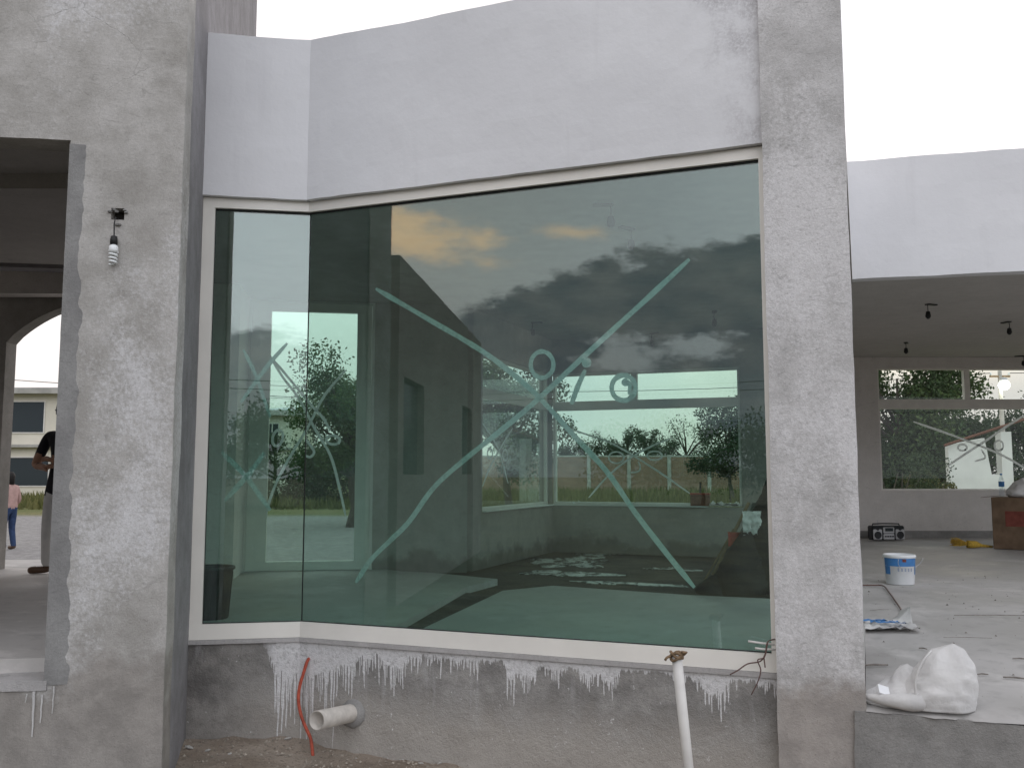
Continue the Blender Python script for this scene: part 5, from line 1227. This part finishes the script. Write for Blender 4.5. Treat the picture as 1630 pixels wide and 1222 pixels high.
for s in 'LR': rad.update({'hip' + s: .098, 'knee' + s: .068, 'ankle' + s: .058, 'heel' + s: .045, 'toe' + s: .038, 'sho' + s: .065, 'elb' + s: .045, 'wri' + s: .030, 'palm' + s: (.038, .02)})
fp = onz(60, 914, 0)
# local frame: person faces -Y; turned so that it faces to the left of the picture
J1 = dict(pelvis=(0, 0, .93), belly=(0, .01, 1.07), chest=(0, .0, 1.28), neck=(0, -.01, 1.46), head0=(0, -.02, 1.54), head1=(0, -.03, 1.62), head2=(0, -.02, 1.70),
          hipL=(.10, 0, .88), kneeL=(.11, -.08, .49), ankleL=(.12, -.07, .10), heelL=(.12, -.04, .045), toeL=(.13, -.24, .038),
          hipR=(-.10, 0, .88), kneeR=(-.13, -.03, .48), ankleR=(-.15, .0, .10), heelR=(-.13, .03, .045), toeR=(-.31, -.08, .038),
          shoL=(.19, 0, 1.39), elbL=(.29, -.06, 1.10), wriL=(.06, -.21, 1.12), palmL=(-.01, -.22, 1.14),
          shoR=(-.19, 0, 1.39), elbR=(-.30, -.05, 1.08), wriR=(-.06, -.20, 1.06), palmR=(.01, -.22, 1.07))
def z1(c):
    if c.z < .075: return 3
    if c.z < .80 and abs(c.x) < .45: return 1
    if c.z > 1.46: return 2
    if (c.y < -.135 and .95 < c.z < 1.2) or (abs(c.x) > .22 and c.z < 1.2): return 2
    return 0
person('person in black shirt and off white trousers standing in the arched doorway', (fp.x + .19, fp.y + .05, -.002), R(-12), J1, dict(rad), None, [Mt['shirt_b'], Mt['pants_w'], Mt['skin'], Mt['shoe']], z1, .0, 1.7)
f2 = onz(19, 873, -.60); g2 = ground_z(f2.x, f2.y)
J2_ = dict(pelvis=(0, 0, .88), belly=(0, .01, 1.0), chest=(0, .0, 1.2), neck=(0, -.01, 1.38), head0=(0, -.02, 1.45), head1=(0, -.03, 1.53), head2=(0, -.02, 1.60),
           hipL=(.09, 0, .83), kneeL=(.10, -.05, .46), ankleL=(.10, .0, .10), heelL=(.10, .03, .045), toeL=(.11, -.16, .038),
           hipR=(-.09, 0, .83), kneeR=(-.10, -.02, .46), ankleR=(-.10, .05, .10), heelR=(-.10, .08, .045), toeR=(-.11, -.10, .038),
           shoL=(.165, 0, 1.31), elbL=(.22, .03, 1.05), wriL=(.22, -.12, .86), palmL=(.21, -.16, .80),
           shoR=(-.165, 0, 1.31), elbR=(-.22, .03, 1.05), wriR=(-.22, -.12, .86), palmR=(-.21, -.16, .80))
def z2(c):
    if c.z < .075: return 3
    if c.z < .88 and abs(c.x) < .17: return 1
    if c.z > 1.38 or (abs(c.x) > .17 and c.z < .98): return 2
    return 0
person('person with dark hair in pink top and blue jeans on the gravel street', (f2.x - .10, f2.y, g2), R(-110), J2_, dict(rad), None, [Mt['shirt_p'], Mt['jeans'], Mt['skin'], Mt['shoe']], z2, .12, 1.6)

# ------------------------------------------------------------------ rubble at the foot of the plinth
def rock(seed):
    random.seed(seed); m = MB(); pr = [(.15, -.45), (.7, -.3), (1.0, .0), (.75, .35), (.2, .5)]; m.lathe(pr, 7)
    for p in m.v: p += Vector((random.uniform(-.2, .2), random.uniform(-.2, .2), random.uniform(-.15, .15)))
    me = bpy.data.meshes.new('plaster_chunk'); me.from_pydata([tuple(p) for p in m.v], [], m.f); me.update(); me.materials.append(Mt['stone']); return me
rocks = [rock(k) for k in range(5)]
random.seed(21)
for i, (px, py, r_) in enumerate(((445, 1184, .030), (458, 1187, .026), (562, 1190, .032), (572, 1194, .022), (365, 1212, .018), (318, 1182, .03), (310, 1190, .022), (565, 1204, .020), (640, 1205, .02), (700, 1214, .022), (745, 1216, .024), (825, 1218, .026), (838, 1219, .022), (670, 1212, .018), (330, 1207, .025), (300, 1208, .03), (600, 1199, .016))):
    p = onz(px, py, -.75); o = bpy.data.objects.new('plaster_chunk', rocks[i % 5]); COL.objects.link(o); o.scale = (r_, r_ * random.uniform(.7, 1.1), r_ * .6)
    o.location = (p.x, p.y, ground_z(p.x, p.y) + r_ * .12); o.rotation_euler = (random.uniform(-.3, .3), random.uniform(-.3, .3), random.uniform(0, 6))
    tag(o, 'pale plaster chunk lying on the dirt below the plinth', 'rubble', 'plaster chunks below the plinth')
V, Fc = [], []; rng = np.random.default_rng(18)
for k in range(900):
    p = Eo + vR * (rng.uniform(0.02, 1) ** .9 * 5.5) + dR * rng.uniform(0, 4.5); r_ = .002 + .010 * rng.uniform() ** 4; z = terr_z(p) + .002; b = len(V); a_ = rng.uniform(0, 6.28)
    for j in range(4): V.append((p.x + r_ * math.cos(a_ + j * 1.57), p.y + r_ * math.sin(a_ + j * 1.57), z))
    V.append((p.x, p.y, z + r_ * .9)); Fc += [(b, b + 1, b + 4), (b + 1, b + 2, b + 4), (b + 2, b + 3, b + 4), (b + 3, b, b + 4)]
tag(mesh_from('floor_crumbs', V, Fc, Mt['splint']), 'dark mortar crumbs scattered over the dusty terrace slab', 'crumbs', None, 'stuff')
V, Fc = [], []; rng = np.random.default_rng(8)
for k in range(1500):
    t = rng.uniform(0, 1); p = Pl.lerp(Pc, t * 1.0) if k % 6 == 0 else Pc.lerp(Pr, t); p = p + oR * (abs(rng.normal()) * .35 + .01); r_ = .003 + .011 * rng.uniform() ** 3; z = ground_z(p.x, p.y); b = len(V); a_ = rng.uniform(0, 6.28)
    for j in range(4): V.append((p.x + r_ * math.cos(a_ + j * 1.57), p.y + r_ * math.sin(a_ + j * 1.57), z + rng.uniform(-.2, .3) * r_))
    V.append((p.x, p.y, z + r_ * .9)); Fc += [(b, b + 1, b + 4), (b + 1, b + 2, b + 4), (b + 2, b + 3, b + 4), (b + 3, b, b + 4)]
tag(mesh_from('rubble_grit', V, Fc, Mt['grit']), 'fine pale grit scattered over the dirt below the plinth', 'grit', None, 'stuff')
